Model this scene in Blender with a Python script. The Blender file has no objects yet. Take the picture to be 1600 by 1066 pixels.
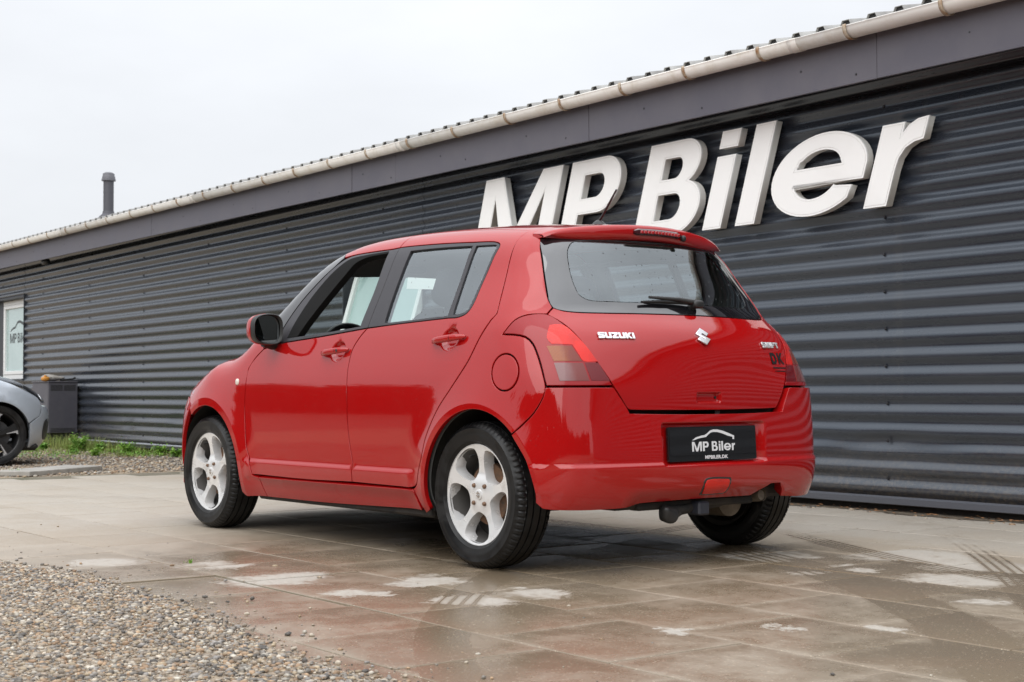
import bpy, math, random
import numpy as np
from mathutils import Vector, Matrix
from mathutils.geometry import delaunay_2d_cdt
random.seed(7); RNG = np.random.default_rng(11)
S = bpy.context.scene
COL = S.collection
PI = math.pi

# ------------------------------------------------------------------ camera
# world frame: x along the red car (forward), y to its left, z up, origin on the ground below the rear axle
cam_d = bpy.data.cameras.new('camera'); cam = bpy.data.objects.new('camera', cam_d); COL.objects.link(cam)
CAM_P = (-4.7885, 4.4028, .7109); YAW, PITCH, ROLL = -.66957, .0355, -.00311
def cam_axes():
    f = np.array([math.cos(YAW)*math.cos(PITCH), math.sin(YAW)*math.cos(PITCH), math.sin(PITCH)])
    r = np.cross(f, [0, 0, 1]); r /= np.linalg.norm(r); u = np.cross(r, f)
    return r*math.cos(ROLL)+u*math.sin(ROLL), u*math.cos(ROLL)-r*math.sin(ROLL), f
_r, _u, _f = cam_axes()
cam.matrix_world = Matrix(((_r[0], _u[0], -_f[0], CAM_P[0]), (_r[1], _u[1], -_f[1], CAM_P[1]), (_r[2], _u[2], -_f[2], CAM_P[2]), (0, 0, 0, 1)))
cam_d.sensor_width = 36; cam_d.lens = 51.585; cam_d.clip_start = .05; cam_d.clip_end = 2000
cam_d.dof.use_dof = True; cam_d.dof.focus_distance = 6.1; cam_d.dof.aperture_fstop = 9
S.camera = cam

# ------------------------------------------------------------------ sky: even overcast, brighter overhead as overcast skies are
SUN_EL, SUN_AZ = math.radians(38), math.radians(115)     # azimuth measured from +x towards +y
W = bpy.data.worlds.new('World'); S.world = W; W.use_nodes = True
nt = W.node_tree; nt.nodes.clear()
def N(t, k, **kw):
    n = t.nodes.new(k)
    for a, b in kw.items(): setattr(n, a, b)
    return n
def lk(t, a, b): t.links.new(a, b)
out = N(nt, 'ShaderNodeOutputWorld'); mix = N(nt, 'ShaderNodeMixShader')
bg1 = N(nt, 'ShaderNodeBackground'); bg2 = N(nt, 'ShaderNodeBackground')
sky = N(nt, 'ShaderNodeTexSky', sky_type='NISHITA'); sky.sun_disc = False
sky.sun_elevation = SUN_EL; sky.sun_rotation = PI/2-SUN_AZ; sky.dust_density = 3
bg1.inputs[1].default_value = .12
lk(nt, sky.outputs[0], bg1.inputs[0])
tc = N(nt, 'ShaderNodeTexCoord'); sx = N(nt, 'ShaderNodeSeparateXYZ'); lk(nt, tc.outputs['Generated'], sx.inputs[0])
mx = N(nt, 'ShaderNodeMath', operation='MAXIMUM'); mx.inputs[1].default_value = 0; lk(nt, sx.outputs[2], mx.inputs[0])
sq = N(nt, 'ShaderNodeMath', operation='MULTIPLY'); lk(nt, mx.outputs[0], sq.inputs[0]); lk(nt, mx.outputs[0], sq.inputs[1])
ma = N(nt, 'ShaderNodeMath', operation='MULTIPLY_ADD'); ma.inputs[1].default_value = 1.9; ma.inputs[2].default_value = 1.0; lk(nt, sq.outputs[0], ma.inputs[0])   # overcast: brighter overhead
mp = N(nt, 'ShaderNodeMapping'); mp.inputs['Scale'].default_value = (1, 1, 2.6); lk(nt, tc.outputs['Generated'], mp.inputs[0])
nz = N(nt, 'ShaderNodeTexNoise'); nz.inputs['Scale'].default_value = 2.2; nz.inputs['Detail'].default_value = 5; nz.inputs['Roughness'].default_value = .55; lk(nt, mp.outputs[0], nz.inputs[0])
mr = N(nt, 'ShaderNodeMapRange'); mr.inputs[1].default_value = .3; mr.inputs[2].default_value = .7; mr.inputs[3].default_value = .89; mr.inputs[4].default_value = 1.05; lk(nt, nz.outputs[0], mr.inputs[0])
st = N(nt, 'ShaderNodeMath', operation='MULTIPLY'); lk(nt, ma.outputs[0], st.inputs[0]); lk(nt, mr.outputs[0], st.inputs[1])
st2 = N(nt, 'ShaderNodeMath', operation='MULTIPLY'); st2.inputs[1].default_value = .785; lk(nt, st.outputs[0], st2.inputs[0])
bg2.inputs[0].default_value = (.94, .962, 1.0, 1); lk(nt, st2.outputs[0], bg2.inputs[1])
mix.inputs[0].default_value = .93
lk(nt, bg1.outputs[0], mix.inputs[1]); lk(nt, bg2.outputs[0], mix.inputs[2]); lk(nt, mix.outputs[0], out.inputs[0])
sun_d = bpy.data.lights.new('sun', 'SUN'); sun = bpy.data.objects.new('sun', sun_d); COL.objects.link(sun)
sun_d.energy = 1.5; sun_d.angle = math.radians(75); sun_d.color = (1, .985, .96)
sd = Vector((math.cos(SUN_EL)*math.cos(SUN_AZ), math.cos(SUN_EL)*math.sin(SUN_AZ), math.sin(SUN_EL)))
sun.rotation_euler = (-sd).to_track_quat('-Z', 'Y').to_euler()
S.view_settings.view_transform = 'Standard'; S.view_settings.look = 'None'; S.view_settings.exposure = .26; S.view_settings.gamma = 1
S.view_settings.use_curve_mapping = False
S.render.engine = 'CYCLES'
S.cycles.max_bounces = 8; S.cycles.transparent_max_bounces = 24; S.cycles.caustics_reflective = False; S.cycles.caustics_refractive = False

# ------------------------------------------------------------------ materials
MATS = {}
def mat(name, col=(.5, .5, .5), rough=.5, metal=0, coat=0, coat_rough=.03, spec=.5, ior=1.5):
    if name in MATS: return MATS[name]
    m = bpy.data.materials.new(name); m.use_nodes = True; b = m.node_tree.nodes['Principled BSDF']
    b.inputs['Base Color'].default_value = (*col, 1); b.inputs['Roughness'].default_value = rough; b.inputs['Metallic'].default_value = metal
    b.inputs['Coat Weight'].default_value = coat; b.inputs['Coat Roughness'].default_value = coat_rough; b.inputs['Specular IOR Level'].default_value = spec; b.inputs['IOR'].default_value = ior
    MATS[name] = m; return m
def bsdf(m): return m.node_tree.nodes['Principled BSDF']
def noise(t, scale, detail=4, rough=.55, vec=None, dist=0):
    n = N(t, 'ShaderNodeTexNoise'); n.inputs['Scale'].default_value = scale; n.inputs['Detail'].default_value = detail; n.inputs['Roughness'].default_value = rough; n.inputs['Distortion'].default_value = dist
    if vec is not None: lk(t, vec, n.inputs['Vector'])
    return n.outputs[0]
def rng(t, v, a, b, c, d, smooth=False):
    n = N(t, 'ShaderNodeMapRange'); n.clamp = True
    if smooth: n.interpolation_type = 'SMOOTHSTEP'
    for i, x in enumerate((a, b, c, d)): n.inputs[i+1].default_value = x
    lk(t, v, n.inputs[0]); return n.outputs[0]
def mixc(t, fac, a, b):
    n = N(t, 'ShaderNodeMix', data_type='RGBA')
    if isinstance(fac, float): n.inputs[0].default_value = fac
    else: lk(t, fac, n.inputs[0])
    for s, i in ((a, 6), (b, 7)):
        if isinstance(s, tuple): n.inputs[i].default_value = (*s, 1)
        else: lk(t, s, n.inputs[i])
    return n.outputs[2]
def mth(t, op, a, b=None, c=None, clamp=False):
    n = N(t, 'ShaderNodeMath', operation=op); n.use_clamp = clamp
    for i, s in enumerate((a, b, c)):
        if s is None: continue
        if isinstance(s, (int, float)): n.inputs[i].default_value = s
        else: lk(t, s, n.inputs[i])
    return n.outputs[0]
def bump(m, h, strength=.3, dist=.002):
    t = m.node_tree; n = N(t, 'ShaderNodeBump'); n.inputs['Strength'].default_value = strength; n.inputs['Distance'].default_value = dist
    lk(t, h, n.inputs['Height']); lk(t, n.outputs[0], bsdf(m).inputs['Normal'])
def pos(t): return N(t, 'ShaderNodeNewGeometry').outputs['Position']
def objc(t): return N(t, 'ShaderNodeTexCoord').outputs['Object']
def grime(m, c0, c1, scale=6, lo=.35, hi=.7, rough=None, bmp=0, vec='obj', detail=5):
    "mottles a material between two near colours"
    t = m.node_tree; v = objc(t) if vec == 'obj' else pos(t)
    f = rng(t, noise(t, scale, detail, .6, v), lo, hi, 0, 1)
    lk(t, mixc(t, f, c0, c1), bsdf(m).inputs['Base Color'])
    if rough: lk(t, rng(t, f, 0, 1, rough[0], rough[1]), bsdf(m).inputs['Roughness'])
    if bmp: bump(m, noise(t, scale*8, 4, .6, v), bmp, .002)
    return m
# car paint: deep red under clear coat, dusty film and dried rain marks in the gloss only
PAINT = mat('red_paint', (.365, .0036, .0042), .5, 0, 1, .035, .0, 1.5)
bsdf(PAINT).inputs['Coat IOR'].default_value = 1.62
t = PAINT.node_tree; v = objc(t)
lk(t, mixc(t, rng(t, noise(t, 3.2, 6, .65, v), .35, .75, 0, .5), (.365, .0036, .0042), (.34, .010, .010)), bsdf(PAINT).inputs['Base Color'])
lk(t, rng(t, noise(t, 5, 6, .7, v), .35, .75, .03, .085), bsdf(PAINT).inputs['Coat Roughness'])
vo = N(t, 'ShaderNodeTexVoronoi'); vo.inputs['Scale'].default_value = 150; lk(t, v, vo.inputs['Vector']); sp = N(t, 'ShaderNodeSeparateColor'); lk(t, vo.outputs['Color'], sp.inputs[0])
hh = mth(t, 'MULTIPLY', rng(t, vo.outputs['Distance'], .05, .28, 1, 0, True), mth(t, 'GREATER_THAN', sp.outputs[0], .93))
bp = N(t, 'ShaderNodeBump'); bp.inputs['Strength'].default_value = .2; bp.inputs['Distance'].default_value = .0012; lk(t, hh, bp.inputs['Height']); lk(t, bp.outputs[0], bsdf(PAINT).inputs['Coat Normal'])
RED_LOW = PAINT
BLACK = mat('black_plastic', (.018, .018, .019), .42); grime(BLACK, (.014, .014, .015), (.030, .029, .028), 14, rough=(.35, .55), bmp=.08)
GLOSSBLK = mat('gloss_black_trim', (.012, .012, .014), .12, 0, .6, .05)
TRIMBLK = mat('satin_black_trim', (.012, .011, .013), .30); grime(TRIMBLK, (.024, .022, .027), (.036, .034, .040), 20, rough=(.34, .46))
RUBBER = mat('tyre_rubber', (.022, .022, .023), .62, spec=.32)
t = RUBBER.node_tree; v = objc(t)
f = rng(t, noise(t, 9, 6, .65, v, .4), .45, .68, 0, 1)
lk(t, mixc(t, f, (.005, .005, .0055), (.017, .0165, .016)), bsdf(RUBBER).inputs['Base Color']); lk(t, rng(t, f, 0, 1, .30, .75), bsdf(RUBBER).inputs['Roughness'])
bump(RUBBER, noise(t, 160, 3, .6, v), .12, .002)
ALLOY = mat('silver_alloy', (.78, .78, .785), .28, .35, .3, .08); grime(ALLOY, (.82, .82, .82), (.60, .58, .55), 16, .5, .8, rough=(.22, .38))
BARREL = mat('shaded_dusty_barrel', (.10, .095, .09), .6, .3); SEAL = mat('rubber_seal', (.005, .005, .005), .8, spec=.2)  # dusty barrel, its colour darkened to put shade into the wheel gaps
RUST = mat('rusty_iron', (.13, .07, .04), .8, .2); grime(RUST, (.16, .08, .04), (.06, .045, .035), 30, bmp=.3)
BOLT = mat('rusty_lug', (.20, .12, .075), .6, .5); grime(BOLT, (.24, .15, .10), (.14, .08, .05), 60)
CHROME = mat('chrome', (.72, .72, .74), .10, 1)
BADGE = mat('satin_chrome', (.74, .75, .77), .34, .55)
CHROME_D = mat('dark_chrome', (.10, .10, .11), .15, 1)
LINER = mat('arch_liner', (.012, .012, .012), .85); grime(LINER, (.010, .010, .010), (.03, .027, .022), 12, bmp=.3)
INTERIOR = mat('interior_grey', (.13, .13, .13), .7)
DASH = mat('dash_grey', (.03, .03, .032), .7)
HEADLIN = mat('headliner_grey', (.36, .36, .35), .9)
SEATF = mat('seat_fabric', (.035, .036, .040), .9); grime(SEATF, (.030, .031, .035), (.05, .05, .055), 60, bmp=.2)
PAPER = mat('white_paper', (.80, .80, .78), .7)
UNDER = mat('underbody', (.012, .012, .012), .8); grime(UNDER, (.01, .01, .01), (.04, .033, .027), 10, bmp=.3)
def glassmat(name, tint, f0, gloss_rough=.0, drops=False):
    "thin pane: clear tinted body, mirror share rising towards grazing the same from both sides"
    if name in MATS: return MATS[name]
    m = bpy.data.materials.new(name); m.use_nodes = True; t = m.node_tree; t.nodes.clear()
    o = N(t, 'ShaderNodeOutputMaterial'); mx = N(t, 'ShaderNodeMixShader')
    ge = N(t, 'ShaderNodeNewGeometry'); dt = N(t, 'ShaderNodeVectorMath', operation='DOT_PRODUCT'); lk(t, ge.outputs['Incoming'], dt.inputs[0]); lk(t, ge.outputs['Normal'], dt.inputs[1])
    c5 = mth(t, 'POWER', mth(t, 'SUBTRACT', 1, mth(t, 'ABSOLUTE', dt.outputs['Value'])), 5); fac = mth(t, 'MULTIPLY_ADD', c5, 1-f0, f0, clamp=True)
    tr = N(t, 'ShaderNodeBsdfTransparent'); tr.inputs[0].default_value = (*tint, 1); gl = N(t, 'ShaderNodeBsdfGlossy'); gl.inputs['Roughness'].default_value = gloss_rough
    gl.inputs[0].default_value = (.90, .965, 1, 1)
    if drops:      # rain beads
        v = objc(t); vo = N(t, 'ShaderNodeTexVoronoi'); vo.inputs['Scale'].default_value = 55; lk(t, v, vo.inputs['Vector'])
        sp = N(t, 'ShaderNodeSeparateColor'); lk(t, vo.outputs['Color'], sp.inputs[0])
        pick = mth(t, 'GREATER_THAN', sp.outputs[0], .80)
        hh = mth(t, 'MULTIPLY', rng(t, vo.outputs['Distance'], .06, .20, 1, 0, True), pick)
        bp = N(t, 'ShaderNodeBump'); bp.inputs['Strength'].default_value = .9; bp.inputs['Distance'].default_value = .002; lk(t, hh, bp.inputs['Height']); lk(t, bp.outputs[0], gl.inputs['Normal'])
        lk(t, mixc(t, rng(t, hh, .05, .5, 0, .55), tint, (.05, .05, .05)), tr.inputs[0])
    lk(t, fac, mx.inputs[0]); lk(t, tr.outputs[0], mx.inputs[1]); lk(t, gl.outputs[0], mx.inputs[2]); lk(t, mx.outputs[0], o.inputs[0])
    MATS[name] = m; return m
GLASS = glassmat('car_glass', (.82, .91, .90), .17, 0, True)
GLASS_S = glassmat('side_glass', (.82, .91, .90), .24, 0, True)
GLASS_C = glassmat('windscreen_glass', (.84, .92, .89), .05)
LENSGLS = glassmat('clear_lens', (.92, .92, .92), .05)
FRIT = mat('black_glass_border', (.010, .010, .012), .03, 0, 0, .02, .5, 2.2)

# ------------------------------------------------------------------ object helpers
def link(o, parent=None):
    COL.objects.link(o)
    if parent is not None: o.parent = parent
    return o
def tag(o, label=None, cat=None, group=None, kind=None):
    if label: o['label'] = label
    if cat: o['category'] = cat
    if group: o['group'] = group
    if kind: o['kind'] = kind
    return o
def empty(name, loc=(0, 0, 0), rz=0, parent=None, size=.1):
    o = bpy.data.objects.new(name, None); o.location = loc; o.rotation_euler = (0, 0, rz); o.empty_display_size = size
    return link(o, parent)
def mesh(name, V, F, mats, parent=None, nrm=None, mi=None, smooth=True, sharp=None):
    me = bpy.data.meshes.new(name); me.from_pydata([tuple(map(float, v)) for v in V], [], [tuple(map(int, f)) for f in F])
    for m in (mats if isinstance(mats, (list, tuple)) else [mats]): me.materials.append(m)
    if mi is not None: me.polygons.foreach_set('material_index', np.asarray(mi, np.int32))
    if smooth: me.polygons.foreach_set('use_smooth', np.ones(len(me.polygons), bool))
    if sharp is not None: me.set_sharp_from_angle(angle=math.radians(sharp))
    me.update()
    if nrm is not None: me.normals_split_custom_set_from_vertices([tuple(map(float, n)) for n in nrm])
    return link(bpy.data.objects.new(name, me), parent)
def copyo(o, parent=None, loc=None, rot=None):
    c = o.copy(); link(c, parent)
    if loc is not None: c.location = loc
    if rot is not None: c.rotation_euler = rot
    return c
class MB:
    "collects plain shapes into one mesh"
    def __init__(s): s.V = []; s.F = []; s.M = []
    def add(s, V, F, m=0):
        k = len(s.V); s.V += [tuple(v) for v in V]; s.F += [tuple(i+k for i in f) for f in F]; s.M += [m]*len(F); return s
    def box(s, a, b, m=0, bev=0):
        (x0, y0, z0), (x1, y1, z1) = a, b
        if bev <= 0:
            V = [(x0, y0, z0), (x1, y0, z0), (x1, y1, z0), (x0, y1, z0), (x0, y0, z1), (x1, y0, z1), (x1, y1, z1), (x0, y1, z1)]
            return s.add(V, [(0, 3, 2, 1), (4, 5, 6, 7), (0, 1, 5, 4), (1, 2, 6, 5), (2, 3, 7, 6), (3, 0, 4, 7)], m)
        c = [(x0, x1), (y0, y1), (z0, z1)]; V = []; idx = {}
        for ax in range(3):
            for i in (0, 1):
                for j in (0, 1):
                    for k in (0, 1):
                        p = []
                        for d, q in enumerate((i, j, k)):
                            val = c[d][q]
                            if d != ax: val += bev if q == 0 else -bev
                            p.append(val)
                        idx[ax, i, j, k] = len(V); V.append(tuple(p))
        F = []
        def quad(L):
            P = [Vector(V[q]) for q in L]; n = (P[1]-P[0]).cross(P[2]-P[0]); cc = sum(P, Vector())/len(P)-Vector(((x0+x1)/2, (y0+y1)/2, (z0+z1)/2))
            F.append(tuple(L) if n.dot(cc) > 0 else tuple(L[::-1]))
        for i in (0, 1):
            quad([idx[0, i, 0, 0], idx[0, i, 1, 0], idx[0, i, 1, 1], idx[0, i, 0, 1]])
            quad([idx[1, 0, i, 0], idx[1, 1, i, 0], idx[1, 1, i, 1], idx[1, 0, i, 1]])
            quad([idx[2, 0, 0, i], idx[2, 1, 0, i], idx[2, 1, 1, i], idx[2, 0, 1, i]])
            for j in (0, 1):
                quad([idx[0, i, j, 0], idx[0, i, j, 1], idx[1, i, j, 1], idx[1, i, j, 0]])
                quad([idx[0, i, 0, j], idx[0, i, 1, j], idx[2, i, 1, j], idx[2, i, 0, j]])
                quad([idx[1, 0, i, j], idx[1, 1, i, j], idx[2, 1, i, j], idx[2, 0, i, j]])
                for k in (0, 1): quad([idx[0, i, j, k], idx[1, i, j, k], idx[2, i, j, k]])
        return s.add(V, F, m)
    def tube(s, pts, r, n=12, m=0, cap=True):
        P = [Vector(p) for p in pts]; R = r if isinstance(r, (list, tuple)) else [r]*len(P); V = []; F = []
        up = Vector((0, 0, 1)); pu = None
        for i, p in enumerate(P):
            d = (P[min(i+1, len(P)-1)]-P[max(i-1, 0)]).normalized()
            if pu is None:
                a = d.cross(up if abs(d.z) < .95 else Vector((1, 0, 0))).normalized()
            else: a = (pu-d*pu.dot(d)).normalized()
            pu = a; b = d.cross(a)
            for j in range(n):
                q = 2*PI*j/n; V.append(p+(a*math.cos(q)+b*math.sin(q))*R[i])
        for i in range(len(P)-1):
            for j in range(n): F.append((i*n+j, i*n+(j+1) % n, (i+1)*n+(j+1) % n, (i+1)*n+j))
        if cap: F.append(tuple(range(n-1, -1, -1))); F.append(tuple(range((len(P)-1)*n, len(P)*n)))
        return s.add(V, F, m)
    def lathe(s, prof, n=48, axis='z', o=(0, 0, 0), m=0, cap=False):
        V = []; F = []
        for k in range(n):
            a = 2*PI*k/n; c, q = math.cos(a), math.sin(a)
            for r, h in prof:
                p = {'z': (r*c, r*q, h), 'y': (r*c, h, r*q), 'x': (h, r*c, r*q)}[axis]
                V.append((p[0]+o[0], p[1]+o[1], p[2]+o[2]))
        L = len(prof)
        for k in range(n):
            for i in range(L-1):
                f = (k*L+i, ((k+1) % n)*L+i, ((k+1) % n)*L+i+1, k*L+i+1); F.append(f if axis != 'y' else f[::-1])
        return s.add(V, F, m)
    def prism(s, poly, a, b, axis='z', m=0):
        "convex or concave polygon (2D) extruded along an axis"
        n = len(poly)
        def P(p, h): return {'z': (p[0], p[1], h), 'y': (p[0], h, p[1]), 'x': (h, p[0], p[1])}[axis]
        V = [P(p, a) for p in poly]+[P(p, b) for p in poly]
        F = [tuple(range(n-1, -1, -1)), tuple(range(n, 2*n))]+[(i, (i+1) % n, n+(i+1) % n, n+i) for i in range(n)]
        return s.add(V, F, m)
    def obj(s, name, mats, parent=None, smooth=True, sharp=35, loc=None, rot=None):
        o = mesh(name, s.V, s.F, mats, parent, mi=s.M, smooth=smooth, sharp=sharp if smooth else None)
        if loc is not None: o.location = loc
        if rot is not None: o.rotation_euler = rot
        return o
def recalc(o):
    import bmesh
    b = bmesh.new(); b.from_mesh(o.data); bmesh.ops.recalc_face_normals(b, faces=b.faces); b.to_mesh(o.data); b.free(); return o
def superbox(c, half, p=4, nu=24, nv=14):
    "rounded cushion-like block: superellipsoid vertices and faces"
    V = []; F = []
    def pw(a): return math.copysign(abs(a)**(2/p), a)
    for j in range(nv+1):
        ph = -PI/2+PI*j/nv
        for i in range(nu):
            th = 2*PI*i/nu
            V.append((c[0]+half[0]*pw(math.cos(ph))*pw(math.cos(th)), c[1]+half[1]*pw(math.cos(ph))*pw(math.sin(th)), c[2]+half[2]*pw(math.sin(ph))))
    for j in range(nv):
        for i in range(nu): F.append((j*nu+i, j*nu+(i+1) % nu, (j+1)*nu+(i+1) % nu, (j+1)*nu+i))
    return V, F
class Sp:
    "natural cubic spline, linear extrapolation"
    def __init__(s,pts):
        a=np.array(pts,float);x,y=a[:,0],a[:,1];n=len(x);h=np.diff(x)
        A=np.zeros((n,n));b=np.zeros(n);A[0,0]=A[-1,-1]=1
        for i in range(1,n-1):
            A[i,i-1]=h[i-1];A[i,i]=2*(h[i-1]+h[i]);A[i,i+1]=h[i]
            b[i]=6*((y[i+1]-y[i])/h[i]-(y[i]-y[i-1])/h[i-1])
        s.x,s.y,s.h,s.m=x,y,h,np.linalg.solve(A,b)
    def __call__(s,t):
        t=np.asarray(t,float);tc=np.clip(t,s.x[0],s.x[-1])
        i=np.clip(np.searchsorted(s.x,tc)-1,0,len(s.h)-1);h=s.h[i];a=(s.x[i+1]-tc)/h;b=1-a
        v=a*s.y[i]+b*s.y[i+1]+((a**3-a)*s.m[i]+(b**3-b)*s.m[i+1])*h*h/6
        d0=(s.y[1]-s.y[0])/s.h[0]-s.h[0]*s.m[1]/6;d1=(s.y[-1]-s.y[-2])/s.h[-1]+s.h[-1]*s.m[-2]/6
        return v+np.where(t<s.x[0],(t-s.x[0])*d0,0)+np.where(t>s.x[-1],(t-s.x[-1])*d1,0)
def sst(a,b,x):
    t=np.clip((x-a)/(b-a),0,1);return t*t*(3-2*t)
def smax(a,b,k):
    h=np.maximum(k-np.abs(a-b),0)/k
    return np.maximum(a,b)+h*h*h*k/6
WB=2.385
spB=Sp([(.15,.745),(.20,.775),(.27,.803),(.35,.816),(.45,.822),(.60,.825),(.72,.824),(.79,.817),(.87,.800),(.95,.779),(1.02,.757),(1.15,.708),(1.30,.642),(1.42,.582),(1.52,.525)])
spT=Sp([(-.60,.075),(-.45,.040),(-.25,.012),(0,0),(.5,0),(1.2,0),(1.9,0),(2.4,.006),(2.65,.030),(2.85,.075),(3.05,.145)])
spG=Sp([(-.3,.050),(0,.030),(.5,.006),(1.0,0),(1.5,.004),(2.0,.022),(2.5,.055)])
spXr=Sp([(.18,-.47),(.3,-.515),(.45,-.53),(.62,-.537),(.72,-.538),(.83,-.528),(.93,-.505),(.985,-.470),(1.035,-.419),(1.10,-.378),(1.2,-.315),(1.3,-.252),(1.39,-.195),(1.5,-.13)])
spC=Sp([(.3,.12),(.64,.13),(.73,.14),(.83,.205),(.94,.29),(1.04,.35),(1.2,.39),(1.36,.42),(1.5,.43)])
spZ=Sp([(-.4,1.400),(-.2,1.427),(0,1.450),(.3,1.478),(.7,1.498),(1.05,1.501),(1.35,1.483),(1.55,1.434),(1.72,1.353),(1.9,1.236),(2.05,1.132),(2.2,1.036),(2.3,.985),(2.4,.953),(2.5,.934),(2.65,.908),(2.8,.862),(2.95,.785),(3.05,.70),(3.12,.60)])
spXf=Sp([(.15,2.95),(.25,3.05),(.4,3.11),(.55,3.12),(.7,3.10),(.85,3.03),(1.0,2.9)])
def Zt(x,y):
    w=sst(1.2,1.8,x)
    xx=x+w*.20*y*y*(1+.3*sst(2.4,2.9,x))
    return spZ(xx)-(.20-.10*sst(2.0,2.4,x))*y*y-.075*y**4*sst(2.3,2.6,x)
ARC=((-.025,.372),(WB-.045,.395))
def flare(x,z):
    o=0
    for cx,rc in ARC:
        r=np.sqrt((x-cx)**2+(z-.298)**2)
        t=np.clip((r-rc)/.17,0,1)
        o=o+.021*(1-t)**2
    return o*sst(.98,.80,z)
def scoop(x,z):
    "hollows behind the door handles"
    o=0
    for cx,cz in((1.085,.908),(.205,.938)):
        q=np.sqrt(((x-cx)/.066)**2+((z-cz)/.052)**2)
        o=o+.020*sst(1,.55,q)
    return o
def mould(x,z):
    return .013*sst(.388,.366,z)*sst(.395,.46,x)*sst(1.95,1.86,x)*sst(.27,.30,z)
def Ys(x,z):
    return spB(z)-spT(x)-spG(x)*sst(.95,1.25,z)+flare(x,z)+mould(x,z)-scoop(x,z)
def hdent(y,z): return .020*sst(.072,.062,np.abs(y))*sst(.668,.676,z)*sst(.712,.704,z)
def Xr(y,z): return spXr(z)+spC(z)*np.abs(y)**2.15+hdent(y,z)
def Xf(y,z): return spXf(z)-.36*y*y
def fbody(x,y,z):
    y=np.abs(y)
    side=y-Ys(x,z)
    rear=Xr(y,z)-x; front=x-Xf(y,z); top=z-Zt(x,y)
    g=sst(.95,1.1,z)
    f=smax(side,rear*.9,.24-.06*g)
    f=smax(f,front*.9,.30)
    ktop=.13+.10*sst(2.3,2.6,x)
    return smax(f,top,ktop)
# rear bumper
spXb=Sp([(.17,-.40),(.22,-.50),(.27,-.548),(.33,-.572),(.39,-.583),(.50,-.585),(.58,-.580),(.66,-.572),(.75,-.562)])
def led(z): return sst(.437,.418,z)
def bdent(y,z):
    "number plate recess and undercut valance"
    rec=.030*sst(.292,.274,y)*sst(-.322,-.268,y)*sst(.414,.428,z)*sst(.592,.578,z)
    val=.035*sst(.335,.255,z)*sst(.47,.37,y)*sst(-.47,-.37,y)
    return rec+val
def fbump(x,y,z):
    ys=y;y=np.abs(y)
    xr=spXb(z)-.012*led(z)+.012+.13*y**2.15+bdent(ys,z)
    side=y-(spB(np.maximum(z,.30))-.02*sst(.34,.2,z)-spT(x)+flare(x,z)+.003*led(z)*sst(-.1,-.3,x)*sst(.35,.42,np.hypot(x,z-.298)))
    return smax(side,(xr-x)*.9,.24)
def grad(f, P, h=1.5e-3):
    g = np.stack([f(P[:, 0]+h*(i == 0), P[:, 1]+h*(i == 1), P[:, 2]+h*(i == 2))-f(P[:, 0]-h*(i == 0), P[:, 1]-h*(i == 1), P[:, 2]-h*(i == 2)) for i in range(3)], 1)
    return g/np.linalg.norm(g, axis=1)[:, None]
class Chart:
    "a way of spreading a patch of the body flat: rays from inside the body outwards"
    def __init__(s, kind, A=None, R=.8): s.k, s.A, s.R = kind, np.array(A if A is not None else (0, 0, 0), float), R
    def to(s, P):
        P = np.asarray(P, float); x, y, z = P[:, 0]-s.A[0], P[:, 1]-s.A[1], P[:, 2]-s.A[2]
        if s.k == 'side': return np.stack([P[:, 0], P[:, 2]], 1)
        if s.k == 'rear': return np.stack([P[:, 1], P[:, 2]], 1)
        if s.k == 'top': return np.stack([P[:, 0], P[:, 1]], 1)
        if s.k == 'tube': return np.stack([P[:, 0], np.arctan2(z, y)*s.R], 1)
        if s.k == 'ang': return np.stack([np.mod(np.arctan2(y, x), 2*PI)*s.R, P[:, 2]], 1)
        if s.k == 'angf': return np.stack([np.arctan2(y, x)*s.R, P[:, 2]], 1)
        if s.k == 'sph': return np.stack([np.mod(np.arctan2(y, x), 2*PI)*s.R, np.arctan2(z, np.hypot(x, y))*s.R], 1)
    def rays(s, uv):
        u, v = uv[:, 0], uv[:, 1]; o = np.zeros((len(u), 3)); d = np.zeros((len(u), 3))
        if s.k == 'side': o[:, 0], o[:, 2], d[:, 1] = u, v, 1
        elif s.k == 'rear': o[:, 0], o[:, 1], o[:, 2], d[:, 0] = s.A[0], u, v, s.A[1] or -1
        elif s.k == 'top': o[:, 0], o[:, 1], o[:, 2], d[:, 2] = u, v, s.A[2], 1
        elif s.k == 'tube': o[:, 0], o[:, 1], o[:, 2] = u, s.A[1], s.A[2]; d[:, 1], d[:, 2] = np.cos(v/s.R), np.sin(v/s.R)
        elif s.k in ('ang', 'angf'): o[:, 0], o[:, 1], o[:, 2] = s.A[0], s.A[1], v; d[:, 0], d[:, 1] = np.cos(u/s.R), np.sin(u/s.R)
        else:
            o[:] = s.A; c = np.cos(v/s.R); d[:, 0], d[:, 1], d[:, 2] = c*np.cos(u/s.R), c*np.sin(u/s.R), np.sin(v/s.R)
        return o, d
    def solve(s, uv, f):
        o, d = s.rays(np.asarray(uv, float)); a = np.zeros(len(o)); b = np.full(len(o), 4.)
        for _ in range(44):
            m = (a+b)/2; P = o+d*m[:, None]; v = f(P[:, 0], P[:, 1], P[:, 2])
            a = np.where(v < 0, m, a); b = np.where(v < 0, b, m)
        return o+d*a[:, None]
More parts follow.
